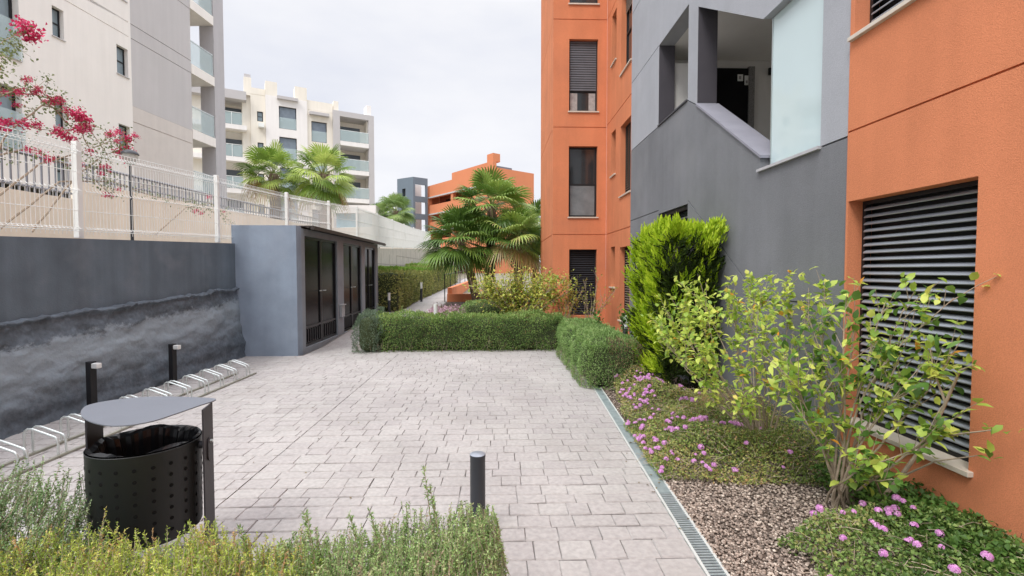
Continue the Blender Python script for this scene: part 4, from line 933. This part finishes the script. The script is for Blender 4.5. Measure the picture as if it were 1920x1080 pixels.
tipsB = [(2.6, 2.66, 1.44), (2.62, 2.62, 1.2), (2.55, 2.7, 1.0), (2.6, 2.58, .82), (2.4, 2.6, .6), (2.25, 2.62, .42), (1.85, 3.0, .95), (2.1, 3.2, 1.30), (2.3, 3.1, 1.42), (2.35, 3.35, 1.45), (2.5, 3.0, 1.40), (2.55, 3.3, 1.3), (2.2, 2.9, 1.05), (2.0, 3.3, 1.0), (1.95, 3.1, .78), (2.55, 2.85, 1.25), (2.4, 2.75, .9), (2.6, 2.9, 1.48), (2.1, 2.95, .62)]
shrub("leafy_shrub", "taller shrub with broad yellow and green leaves in front of the slatted window", (2.3, 3.12, 0), tipsB, L_HIB, 1250, .080, (.08, .96), .009, 11, 9, .42, orange=.005)
# a single long arching branch at the right edge
br_ = thing("arching_branch", "sparse arching branch with few leaves at the right edge, over the orange wall", "shrub", (2.45, 3.0, 0))
mb = MB()
main = [(2.40, 2.98, .02), (2.50, 2.86, .32), (2.56, 2.74, .60), (2.58, 2.66, .84), (2.56, 2.56, 1.05), (2.53, 2.46, 1.10)]
mb.tube(main, [.014, .013, .011, .009, .006, .003], 7)
forks = [[(2.58, 2.66, .84), (2.54, 2.70, 1.02), (2.52, 2.72, 1.22)], [(2.56, 2.74, .60), (2.58, 2.55, .70), (2.6, 2.38, .78)], [(2.50, 2.86, .32), (2.53, 2.66, .50), (2.56, 2.44, .62)], [(2.44, 2.92, .16), (2.2, 2.75, .48), (2.1, 2.66, .52)], [(2.44, 2.94, .14), (2.56, 2.6, .18), (2.6, 2.2, .2)]]
for f in forks: mb.tube(f, [.007, .005, .0025], 5)
mb.build("stems", TWIG, br_, smooth=True)
P = []; 
for f in forks[:4]+[main[3:]]:
    for _ in range(7): P.append(V3(f[-1])+V3((rs.gauss(0, .022), rs.gauss(0, .03), rs.gauss(0, .02))))
    for _ in range(2): P.append(V3(f[1])+V3((rs.gauss(0, .02), rs.gauss(0, .02), rs.gauss(0, .02))))
P = np.array(P); D = rdir(len(P)); N = rdir(len(P))*.5; N[:, 2] += 1
leafmesh("leaves", P, D, N, rng.uniform(.035, .075, len(P)), rng.uniform(.025, .05, len(P)), rng.uniform(.3, .85, len(P)), L_HIB, br_, kind=1, fold=.12)

# yellowing bush and twiggy bush in front of the tower
tips = [(x, y, z) for x, y, z in [( -.7+.11*i+rs.uniform(-.1, .1), 11.8+rs.uniform(-.4, .5), 1.05+rs.uniform(0, .5)) for i in range(24)]]
shrub("yellow_bush", "rounded yellow green bush with dark gaps, left of the orange tower", (.65, 11.8, .1), tips, L_YEL, 5200, .085, (.05, .95), .02, 14, 11, .25, spread=.5, orange=.05)
tips = [(1.75+rs.uniform(-.3, .3), 11.7+rs.uniform(-.2, .2), .8+rs.uniform(0, .6)) for i in range(9)]
shrub("reddish_bush", "thin orange tinted bush beside the tower door", (1.6, 11.7, .1), tips, L_YEL, 700, .06, (.4, 1), .012, 8, 12, .3, orange=.2)
tips = [(2.1, 11.6, 1.35), (2.25, 11.5, 1.2), (2.45, 11.6, 1.42), (2.6, 11.4, 1.05), (2.8, 11.3, 1.1), (2.35, 11.3, 1.5), (1.95, 11.5, 1.2), (2.15, 11.4, 1.0), (2.7, 11.0, 1.15)]
shrub("twiggy_bush", "nearly leafless pale twiggy bush in front of the dark tower door", (2.25, 11.5, .1), tips, L_YEL, 260, .055, (.1, .8), .012, 7, 13, .3)
tips = [(1.72, 8.3, .78), (2.2, 8.2, .7), (2.35, 7.6, .6), (2.0, 7.7, .82), (2.5, 8.1, .8)]
shrub("dark_shrub", "small dark green leafy shrub between the rounded hedge and the lime cypress", (2.15, 7.9, 0), tips, L_LANG, 500, .08, (0, .5), .01, 8, 14, .2)

# lantana ground cover with flower heads ----------------------------------
def flower_mesh(name, m, r, n=26):
    P = rng.normal(size=(n, 3)); P /= np.linalg.norm(P, axis=1, keepdims=True); P[:, 2] = np.abs(P[:, 2]); D = np.cross(P, rdir(n)); D /= np.linalg.norm(D, axis=1, keepdims=True)
    return leafmesh(name, P*r*.75-D*r*.35, D, P, r*.75, r*.62, rng.random(n), m, None, fold=.1, mid=.5)
def scatter_flowers(parent, me, pts, name="flower", smin=.7, smax=1.2):
    for p in pts:
        o = bpy.data.objects.new(name, me); COL.objects.link(o); o.parent = parent; o.location = V3(p)-ORG[parent]; s = rs.uniform(smin, smax)
        o.scale = (s, s, s); o.rotation_euler = (rs.uniform(-.5, .5), rs.uniform(-.5, .5), rs.uniform(0, 6))
def mound(name, label, cat, inside, zf, n, lm, ln, wd, bounds, tone=(0, .95), stems=0, up=.4, dead=0, group=None):
    x0, x1, y0, y1 = bounds; t = thing(name, label, cat, ((x0+x1)/2, (y0+y1)/2, 0), group)
    P = np.stack([rng.uniform(x0, x1, n), rng.uniform(y0, y1, n)], 1); keep = np.array([inside(*p) for p in P]); P = P[keep]; n = len(P)
    H = np.array([zf(*p) for p in P]); z = H*(1-rng.random(n)**1.6*.75)+rng.normal(0, .008, n); P = np.column_stack([P, np.maximum(z, .0)])
    D = rdir(n)*.8; D[:, 2] += up; N = rdir(n)*.6; N[:, 2] += 1
    tn = np.clip(rng.uniform(*tone, n)+nval(P, 2.2, 8)*.45, 0, .96); tn = np.where(rng.random(n) < dead, 1, tn)
    leafmesh("foliage", P, D, N, ln*rng.uniform(.5, 1.2, n), wd*rng.uniform(.6, 1.2, n), tn, lm, t)
    mb = MB()
    for _ in range(stems):
        q = P[rs.randrange(n)]; d = V3((rs.uniform(-1, 1), rs.uniform(-1, 1), rs.uniform(-.1, .5)))*rs.uniform(.04, .12); mb.tube([V3(q)-d, V3(q)+V3((0, 0, .01)), V3(q)+d], .0017, 3, caps=False)
    if stems: mb.build("stems", TWIG, t)
    return t
def lan_in(x, y):
    e = .06*noise.noise(V3((x*3, y*3, 0)))
    return x > dx(y)+(.13 if y > 4.9 else .05)+e+max(0, (y-5.4))*.14 and x < 2.7 and y > 3.52+max(0, x-1.6)*-.15+e*2 and y < 6.5 and not (x > 1.95 and y > 5.65)
def lan_z(x, y):
    edge = min(1, max(.15, (x-dx(y)-.02)*2.2), 1)*min(1, max(.15, (y-3.4)*2.5))
    return (.27+.13*noise.noise(V3((x*2, y*2, 4)))+.05*noise.noise(V3((x*7, y*7, 4))))*edge
YS = lambda x: 4.75+.12*math.sin(x*5)
la = mound("lantana", "sprawling lilac flowered lantana nearer the gravel, between the drain and the leafy shrubs", "flowering shrub", lambda x, y: lan_in(x, y) and y < YS(x), lan_z, 30000, L_LAN, .024, .015, (1.2, 2.7, 3.3, 5), (.05, .8), 700, dead=.06)
lb_ = mound("lantana", "lilac flowered lantana farther back, between the clipped hedge corner and the lime cypress", "flowering shrub", lambda x, y: lan_in(x, y) and y >= YS(x), lan_z, 18000, L_LAN, .026, .016, (1.3, 2.7, 4.5, 6.5), (.15, .9), 400, dead=.08)
FM = flower_mesh("flower", PINKF, .023, 44).data; bpy.data.objects.remove(bpy.data.objects[FM.name]) if FM.name in bpy.data.objects else None
for pl_, ylo, yhi in ((la, 3.4, 4.75), (lb_, 4.75, 6.4)):
    pts = []
    while len(pts) < 96:
        x, y = rs.uniform(1.2, 2.3), rs.uniform(ylo, yhi)
        if lan_in(x, y) and noise.noise(V3((x*3, y*3, 11)))*.9+rs.random()*.6 > .1 and rs.random() > (x-1.3)*.8:
            pts.append((x, y, lan_z(x, y)+.014))
            for _ in range(rs.choice([0, 0, 1, 2, 3])):
                xx, yy = x+rs.gauss(0, .035), y+rs.gauss(0, .035)
                if lan_in(xx, yy): pts.append((xx, yy, lan_z(xx, yy)+.016))
    scatter_flowers(pl_, FM, [(a, b, c+.012) for a, b, c in pts[:98]], smin=.65, smax=1.3)
def lan2_in(x, y): return x > 1.66+.08*noise.noise(V3((y*5, 2, 0))) and x < 2.7 and y < 2.72+.05*noise.noise(V3((x*6, 0, 0)))+(x-1.7)*.28 and y > 1.7
def lan2_z(x, y): return (.20+.06*noise.noise(V3((x*4, y*4, 1))))*min(1, max(.25, (x-1.62)*5))*min(1, max(.3, (2.85+(x-1.7)*.28-y)*4))
la2 = mound("lantana", "green lantana with large lilac flowers in the lower right corner, beside the gravel", "flowering shrub", lan2_in, lan2_z, 17000, leafmat("olive_lantana_leaf", [(0, (.07, .14, .03)), (.55, (.20, .31, .08)), (.9, (.36, .46, .15)), (1, (.44, .36, .15))]), .026, .019, (1.55, 2.7, 1.7, 3.1), (0, .95), 300)
pts = []
while len(pts) < 34:
    x, y = rs.uniform(1.62, 2.45), rs.uniform(1.95, 2.85)
    if lan2_in(x, y): pts.append((x, y, lan2_z(x, y)+.015))
scatter_flowers(la2, FM, [(a, b, c+.012) for a, b, c in pts], smin=.75, smax=1.3)
mound("ground_ivy", "dense dark green ground cover along the foot of the orange wall", "ground cover plant", lambda x, y: x > 2.3 and x < 2.73 and y < 3.4, lambda x, y: .20+.06*noise.noise(V3((x*5, y*5, 3))), 6000, L_LANG, .036, .028, (2.3, 2.73, 1.8, 3.4), (0, .45))
mound("purple_groundcover", "low purple grey flowering patch beyond the back hedge, beside the footpath", "flowering shrub", lambda x, y: x > -1.95 and x < -.75, lambda x, y: gh(y)+.30+.1*noise.noise(V3((x*3, y*3, 3))), 7000, L_PINKG, .06, .035, (-1.95, -.7, 11.0, 14.6), (0, 1))
gbm = ground_grid("bed_soil_beyond_hedge", [-1.9, 0, 1.5, 2.87], [10.26, 12.5, 15, 18.5], lambda x, y: gh(y)+.0, SOIL)

# foreground rosemary: sprigs ------------------------------------------------
def rosemary(name, label, region, n, lm, hf, per=40, ln=.021, wd=.0058, lean=(0, 0), tone=(0, .93), dead=.05, flowers=0):
    x0, x1, y0, y1 = region; t = thing(name, label, "shrub", ((x0+x1)/2, (y0+y1)/2, 0))
    mb = MB(); PP, DD, NN, TT, LL = [], [], [], [], []
    for i in range(n):
        x, y = rs.uniform(x0, x1), rs.uniform(y0, y1); H = hf(x, y)
        if H < .05: continue
        H *= 1-.42*rs.random()**1.6*(1 if rs.random() < .8 else .2)+(.10 if rs.random() < .04 else 0); az_ = rs.uniform(0, 6.28); tilt = rs.uniform(.02, .45)
        l = rs.uniform(.14, .28); d = V3((math.cos(az_)*math.sin(tilt)+lean[0], math.sin(az_)*math.sin(tilt)+lean[1], math.cos(tilt))).normalized()
        top = V3((x, y, H)); b = top-d*l; c = top-d*l*.5+V3((rs.uniform(-.01, .01), rs.uniform(-.01, .01), 0))
        mb.tube([b, c, top], [.0022, .0016, .0008], 3, caps=False)
        f = np.linspace(.05, 1, per); B = np.array(b)[None]*(1-f[:, None])+np.array(top)[None]*f[:, None]
        dv = rdir(per)*1.0+np.array(d)*.55; PP.append(B); DD.append(dv); NN.append(rdir(per)+np.array((0, 0, .8)))
        tb = rs.uniform(*tone); TT.append(np.clip(tb+rng.normal(0, .12, per)+(f-.5)*.2, 0, .95) if rs.random() > dead else np.ones(per)); LL.append(ln*rng.uniform(.6, 1.2, per)*(1.1-.45*f))
    P = np.concatenate(PP); LL = np.concatenate(LL)
    leafmesh("foliage", P, np.concatenate(DD), np.concatenate(NN), LL, wd*rng.uniform(.7, 1.3, len(P)), np.concatenate(TT), lm, t)
    mb.build("stems", TWIG, t)
    m_ = MB(); return t
def bumpy(x, y, s=4, k=.06, o=0): return k*1.3*noise.noise(V3((x*s*1.5+o, y*s, o)))+k*1.1*noise.noise(V3((x*s*4+o, y*s*3, o)))
def hR(x, y):   # green rosemary, centre
    if x < -1.15: return 0
    e = float(np.interp(x, [-1.15, -.9, -.6, -.35, -.15, .0, .06], [.30, .40, .44, .50, .55, .47, .2]))
    return e+bumpy(x, y, 4, .05, 2)
rosemary("rosemary_bush", "fresh green rosemary bush in the foreground, in front of the round bollard", (-1.1, .03, 1.62, 2.22), 2000, L_ROSG, hR, tone=(.1, .9))
def hY(x, y):
    e = float(np.interp(x, [-2.2, -2.0, -1.6, -1.2, -.9, -.7], [.42, .47, .46, .50, .44, .28])); return e+bumpy(x, y, 4, .06, 5)
rosemary("yellow_rosemary_bush", "yellow green feathery bush in the foreground, at the foot of the litter bin", (-2.15, -.75, 1.62, 2.12), 2000, L_ROSY, hY, tone=(.0, .85), dead=.07)
def hB(x, y):
    e = float(np.interp(x, [-3.2, -2.4, -2.1, -1.9, -1.75], [.60, .70, .60, .44, .26])); return e+bumpy(x, y, 3, .08, 8)
rosemary("wispy_bush", "tall wispy grey green bush in the lower left corner, left of the litter bin", (-3.0, -1.78, 1.75, 2.45), 1500, L_ROSB, hB, lean=(.35, 0), tone=(0, .95), ln=.02)
# tall sprigs
sp = thing("rosemary_sprig", "tall upright rosemary sprigs rising beside the round bollard", "shrub", (-.35, 2.1, .3))
PP, DD, TT = [], [], []; mb = MB()
for (x, y, z0, z1) in ((-.32, 2.08, .4, .74), (-.30, 2.1, .4, .66), (-.27, 2.0, .4, .63), (-.80, 2.0, .35, .60), (-.83, 2.05, .35, .57), (-.62, 2.0, .4, .58), (-.55, 2.05, .4, .57), (-1.05, 1.95, .4, .57)):
    mb.tube([(x+.04, y, z0), (x, y, z1)], [.003, .001], 4); m_ = 90; f = rng.random(m_); PP.append(np.stack([x+.04*(1-f), np.full(m_, y), z0+(z1-z0)*f], 1)); d = rdir(m_); d[:, 2] += .8; DD.append(d)
P = np.concatenate(PP); leafmesh("foliage", P, np.concatenate(DD), rdir(len(P)), .022, .0055, rng.uniform(.1, .8, len(P)), L_ROSG, sp); mb.build("stems", TWIG, sp)

# palms ----------------------------------------------------------------------
def palm(label, base, top, rad, lm, nf=34, seed=1, tone=(.05, .85), dead=.12, trunk_r=.16, emin=-55, leaflets=26, group="fan palms"):
    r = random.Random(seed); t = thing("palm_tree", label, "palm tree", base, group)
    b = V3(base); c = V3(top); n = 12; pts = []; rr = []
    for i in range(n+1):
        f = i/n; pts.append(b.lerp(c, f)+V3((math.sin(f*3)*.04, 0, 0))); rr.append(trunk_r*(1.15-.3*f)*(1+.08*(i % 2)))
    MB().tube(pts, rr, 12).build("trunk", PALMT, t, smooth=True)
    PP, DD, NN, LL, WW, TT = [], [], [], [], [], []; pet = MB(); boots = MB()
    for k in range(26):
        a = k*2.4; z = -rad*.75*(k/26)-.02; p = c+V3((math.cos(a)*trunk_r*.9, math.sin(a)*trunk_r*.9, z)); q = p+V3((math.cos(a)*.12, math.sin(a)*.12, .16)); boots.tube([p, q], [.035, .012], 4)
    boots.build("leaf_boots", PALMT, t)
    V = []; F = []; TN = []
    for k in range(nf):
        a = k*2.39996+r.uniform(-.2, .2); f = (k+.5)/nf; e = R(82-(82-emin)*f**.85+r.uniform(-8, 8))
        d = V3((math.cos(a)*math.cos(e), math.sin(a)*math.cos(e), math.sin(e))); lp_ = rad*r.uniform(.42, .58); lf = rad*r.uniform(.5, .66)
        side = d.cross(V3((0, 0, 1))); side = side.normalized() if side.length > .01 else V3((1, 0, 0)); nrm = side.cross(d).normalized()
        tw = r.uniform(-.5, .5); side, nrm = side*math.cos(tw)+nrm*math.sin(tw), nrm*math.cos(tw)-side*math.sin(tw)
        hub = c+d*lp_-V3((0, 0, lp_*.10)); pet.tube([c+d*.05, c+d*lp_*.5+V3((0, 0, lp_*.03)), hub], [.016, .011, .008], 4)
        isdead = f > .8 and r.random() < dead*4; tb = 1.0 if isdead else r.uniform(*tone); dp = r.uniform(.10, .26)+(.3 if isdead else 0)
        for j in range(leaflets):
            ph_ = R(-105+210*(j+.5)/leaflets); ld = d*math.cos(ph_)+side*math.sin(ph_); l = lf*(.74+.26*math.cos(ph_))*r.uniform(.92, 1.05)
            hw_ = l*.56*R(210/leaflets)*.5; pp = side*math.cos(ph_)-d*math.sin(ph_); lift = nrm*l*.05*(1 if j % 2 else -1)*.3
            droop = V3((0, 0, -1))*l
            k0 = len(V); m1 = hub+ld*l*.30+nrm*l*.04-droop*-.0; m2 = hub+ld*l*.60+nrm*l*.02+droop*dp*.25; m3 = hub+ld*l*.86+droop*dp*.9; tip = hub+ld*l*.97+droop*dp*1.7
            V += [hub, m1-pp*hw_*.55+lift, m1+pp*hw_*.55, m2-pp*hw_+lift, m2+pp*hw_, m3-pp*hw_*.45, m3+pp*hw_*.45, tip]
            F += [(k0, k0+1, k0+2), (k0+1, k0+3, k0+4), (k0+1, k0+4, k0+2), (k0+3, k0+5, k0+6), (k0+3, k0+6, k0+4), (k0+5, k0+7, k0+6)]
            TN += [min(1, max(0, tb+r.uniform(-.07, .07)))]*8
    me = bpy.data.meshes.new("crown"); me.from_pydata([tuple(v) for v in V], [], F); cc = np.stack([np.array(TN)]*3+[np.ones(len(TN))], 1)
    me.attributes.new('tone', 'FLOAT_COLOR', 'POINT').data.foreach_set('color', cc.ravel().astype(np.float32)); link("crown", me, lm, t)
    pet.build("leaf_stalks", mat("green_stalk", (.25, .30, .10), .6), t); return t
palm("tallest dark green fan palm against the left edge of the orange tower", (-.35, 17.8, .4), (-.2, 17.5, 3.95), 1.55, L_PALM, 44, 2, trunk_r=.17, dead=.02, emin=-50)
palm("fan palm leaning left over the footpath, left of the tallest palm", (-.7, 17.2, .4), (-1.3, 17.0, 2.65), 1.55, L_PALM, 40, 3, trunk_r=.14, emin=-45, dead=0, tone=(0, .7))
palm("low fan palm between the tallest palm and the orange tower", (.75, 17.0, .4), (.68, 16.9, 2.75), 1.4, L_PALM, 40, 4, trunk_r=.15, emin=-45, dead=.05, tone=(.1, .95))
palm("fan palm peeping out behind the orange tower edge, shaded and half hidden", (1.5, 18.8, .4), (1.45, 18.8, 3.3), 1.3, L_PALM, 24, 14, trunk_r=.13, tone=(0, .7))
palm("left of the two tall fan palms in front of the cream apartment block", (-9.15, 20.2, 3.0), (-9.1, 20, 5.55), 1.38, L_PALMY, 30, 5, trunk_r=.20, emin=-50, tone=(0, .75))
palm("right of the two tall fan palms in front of the cream apartment block", (-6.75, 19.2, 2.4), (-6.75, 19, 5.35), 1.42, L_PALMY, 34, 6, trunk_r=.20, dead=.15, emin=-60, tone=(.1, .8))
palm("small pale round fan palm in front of the distant grey stair tower", (-7.3, 35, 3.6), (-7.3, 35, 5.9), 1.6, L_TREE, 40, 7, trunk_r=.18, emin=-75)
palm("dark fan palm half hidden at the corner of the cream block, behind the pale palm", (-9.9, 42, 3.8), (-9.9, 42, 6.2), 1.7, L_PALM, 30, 8, trunk_r=.18, emin=-70)

# bougainvillea ----------------------------------------------------------------
bo_ = thing("bougainvillea", "straggling bougainvillea with magenta flowers arching over the white mesh fence", "climbing plant", (-5.9, 5.2, 1.9))
canes = [
 [(-6.0,5.6,1.9),(-6.0,5.6,2.8),(-5.95,5.65,3.4),(-5.9,5.8,4.0),(-5.85,6.0,4.35),(-5.8,6.2,4.55)],
 [(-6.0,5.5,1.9),(-6.0,5.4,2.7),(-5.95,5.5,3.3),(-5.9,5.65,3.8)],
 [(-6.0,5.8,2.6),(-5.95,6.1,3.3),(-5.9,6.5,3.75),(-5.85,6.9,3.75),(-5.8,7.1,3.6),(-5.8,7.5,3.2)],
 [(-6.0,5.9,2.4),(-5.95,6.5,3.0),(-5.9,7.1,3.3),(-5.85,7.5,3.55),(-5.8,7.8,3.66)],
 [(-6.0,5.7,3.0),(-5.95,5.9,3.6),(-5.9,6.2,3.85),(-5.85,6.4,3.9),(-5.8,6.6,3.8)],
 [(-6.0,5.6,3.2),(-5.97,5.9,3.7),(-5.9,6.4,3.85),(-5.85,7.0,3.55),(-5.8,7.3,3.15),(-5.8,7.5,2.8)],
 [(-6.0,5.5,2.2),(-5.95,5.8,2.9),(-5.9,6.3,3.15),(-5.85,6.9,3.05),(-5.8,7.5,2.75)],
 [(-6.0,5.2,2.2),(-5.9,5.1,3.0),(-5.85,5.3,3.5),(-5.8,5.6,3.85)],
 [(-6.0,5.3,2.5),(-5.9,5.6,3.15),(-5.85,6.1,3.4),(-5.8,6.7,3.45)],
 [(-6.0,6.4,2.1),(-5.95,7.0,2.9),(-5.9,7.4,3.3),(-5.8,7.6,3.45),(-5.8,7.8,3.5)],
 [(-6.0,6.0,2.1),(-5.9,6.7,2.8),(-5.85,7.5,2.95),(-5.8,8.4,2.85),(-5.7,9.2,2.9),(-5.7,10.1,2.75)],
 [(-5.7,8.2,2.2),(-5.7,9.0,2.75),(-5.7,9.8,2.95),(-5.7,10.6,2.6)]]
mb = MB(); site = []; brs = []
for ci, c_ in enumerate(canes):
    pts = []
    for i in range(len(c_)-1):
        for k in range(6): pts.append(V3(c_[i]).lerp(V3(c_[i+1]), k/6)+V3((rs.uniform(-.015, .015),)*3))
    pts.append(V3(c_[-1])); nn_ = len(pts); mb.tube(pts, [.014*(1-.8*i/nn_) for i in range(nn_)], 5)
    for i in range(nn_//3, nn_):
        site += [pts[i]]*2
        if rs.random() < (.5 if ci < 8 else .25):
            q = pts[i]+V3((rs.uniform(-.1, .1), rs.uniform(-.25, .25), rs.uniform(-.15, .22))); mb.tube([pts[i], q], [.004, .002], 3); site += [q]*2; brs.append(q)
    if ci < 8: brs.append(pts[-1]); brs.append(pts[-1])
mb.build("stems", TWIG, bo_, smooth=True)
n = 2000; P = np.array([site[rs.randrange(len(site))] for _ in range(n)])+rng.normal(0, .045, (n, 3)); leafmesh("leaves", P, rdir(n), rdir(n), .045*rng.uniform(.5, 1.2, n), .026, rng.random(n), L_BOUG, bo_)
n = 500; tt = rng.random(n); P = np.stack([np.full(n, -5.88), 5.62+.6*tt**1.3, 3.2+1.3*tt], 1)+rng.normal(0, .05, (n, 3)); leafmesh('leaves', P, rdir(n), rdir(n), .045*rng.uniform(.5, 1.2, n), .028, .5+rng.random(n)*.5, L_BOUG, bo_)
BM = []
for k in range(4):
    n = 90; P = rng.normal(size=(n, 3))*np.array([.045, .055, .038]); o = leafmesh("flower", P, rdir(n), rdir(n), .042*rng.uniform(.6, 1.1, n), .034, rng.random(n), MAGF, None); BM.append(o.data); bpy.data.objects.remove(o)
rs.shuffle(brs)
for i, q in enumerate(brs[:36]): scatter_flowers(bo_, BM[i % 4], [q+V3((rs.gauss(0, .03),)*3)], smin=.3, smax=.6)
BC_ = [(6.20,4.62,1.1),(6.28,4.56,1.2),(6.24,4.50,.9),(5.67,3.88,1.1),(5.62,3.80,1.0),(5.70,3.72,.8),(5.76,3.53,.9),(6.10,3.77,.6),(5.72,3.25,1.0),(5.83,3.30,.9),(5.95,3.36,.7),(6.35,3.90,.5),(6.52,3.82,.7),(6.75,3.77,.6),(6.88,3.77,.9),(6.95,3.72,1.0),(7.02,3.74,.9),(7.05,3.63,.8),(6.98,3.58,.8),(6.6,3.45,.8),(6.7,3.42,.9),(6.78,3.38,.7),(7.48,3.66,.7),(7.8,3.68,.8),(7.78,3.52,.7),(7.62,3.43,.7),(7.75,3.36,.8),(6.15,3.40,.7),(6.3,3.44,.6),(6.45,3.05,.6),(6.9,3.08,.6),(6.2,3.10,.5),(7.4,3.15,.5),(7.1,3.3,.6),(5.4,3.5,.9),(5.35,3.9,.9)]
for i, (y_, z_, s_) in enumerate(BC_): scatter_flowers(bo_, BM[i % 4], [(-5.8, y_, z_)], smin=s_*.95, smax=s_*1.15)

# orange planter wall, handrail, small path lights beyond the hedge ----------------
pl = MB(); pl.box(-1.92, .6, 18.45, 18.62, .2, .72).box(-1.92, -1.75, 18.621, 40, .3, .95)
tag(pl.build("planter_wall", ORANGE, None, bevel=.01), "low orange planter wall beside the footpath, under the palms", "planter wall")
hr = thing("handrail", "thin dark metal handrail posts beside the footpath, left of the planter", "handrail", (-2.0, 20, .4))
mb = MB()
for y in (18.4, 20.6, 23, 26, 30): MB().tube([(-2.0, y, gh(y)), (-2.0, y, gh(y)+1.05)], .02, 6).build("post", BLACKM, hr)
MB().tube([(-2.0, 18.4, gh(18.4)+1.05), (-2.0, 30, gh(30)+1.05)], .02, 6).build("rail", BLACKM, hr)
pb = thing("garden_light", "short white garden light just behind the back hedge, left of centre", "garden light", (0, 0, 0), "garden lights around the path")
MB().tube([(0, 0, 0), (0, 0, .62)], .045, 12).build("post", BOLL, pb, smooth=True)
MB().tube([(0, 0, .621), (0, 0, .86)], .045, 12).build("lamp_head", LAMPW, pb, smooth=True)
pb.location = (-1.34, 10.5, .02)
copy_tree(pb, (-2.92, 18.6, .30), "garden light with dark post and white head in front of the long olive hedge")
copy_tree(pb, (2.42, 8.95, -.10), "white garden light behind the rounded hedge, next to the grey wall")
copy_tree(pb, (-3.42, 15.3, .05), "garden light at the far corner of the service store")
fl = rng.random((60, 2))
lf_ = np.column_stack([rng.uniform(-3, 1.1, 46), rng.uniform(2.6, 9, 46), np.full(46, .004)])
lf_[:22, 0] = [dx(y)-.0+rng.uniform(-.12, .1) for y in lf_[:22, 1]]
o = leafmesh("fallen_leaves", lf_, np.column_stack([rng.normal(size=(46, 2)), np.full(46, .15)]), np.tile((0, 0, 1.), (46, 1)), rng.uniform(.015, .035, 46), .014, rng.random(46), leafmat("dry_leaf", [(0, (.12, .09, .05)), (1, (.30, .24, .12))]), None)
o['kind'] = 'stuff'; tag(o, "a few small dry leaves scattered on the paving", "fallen leaves")
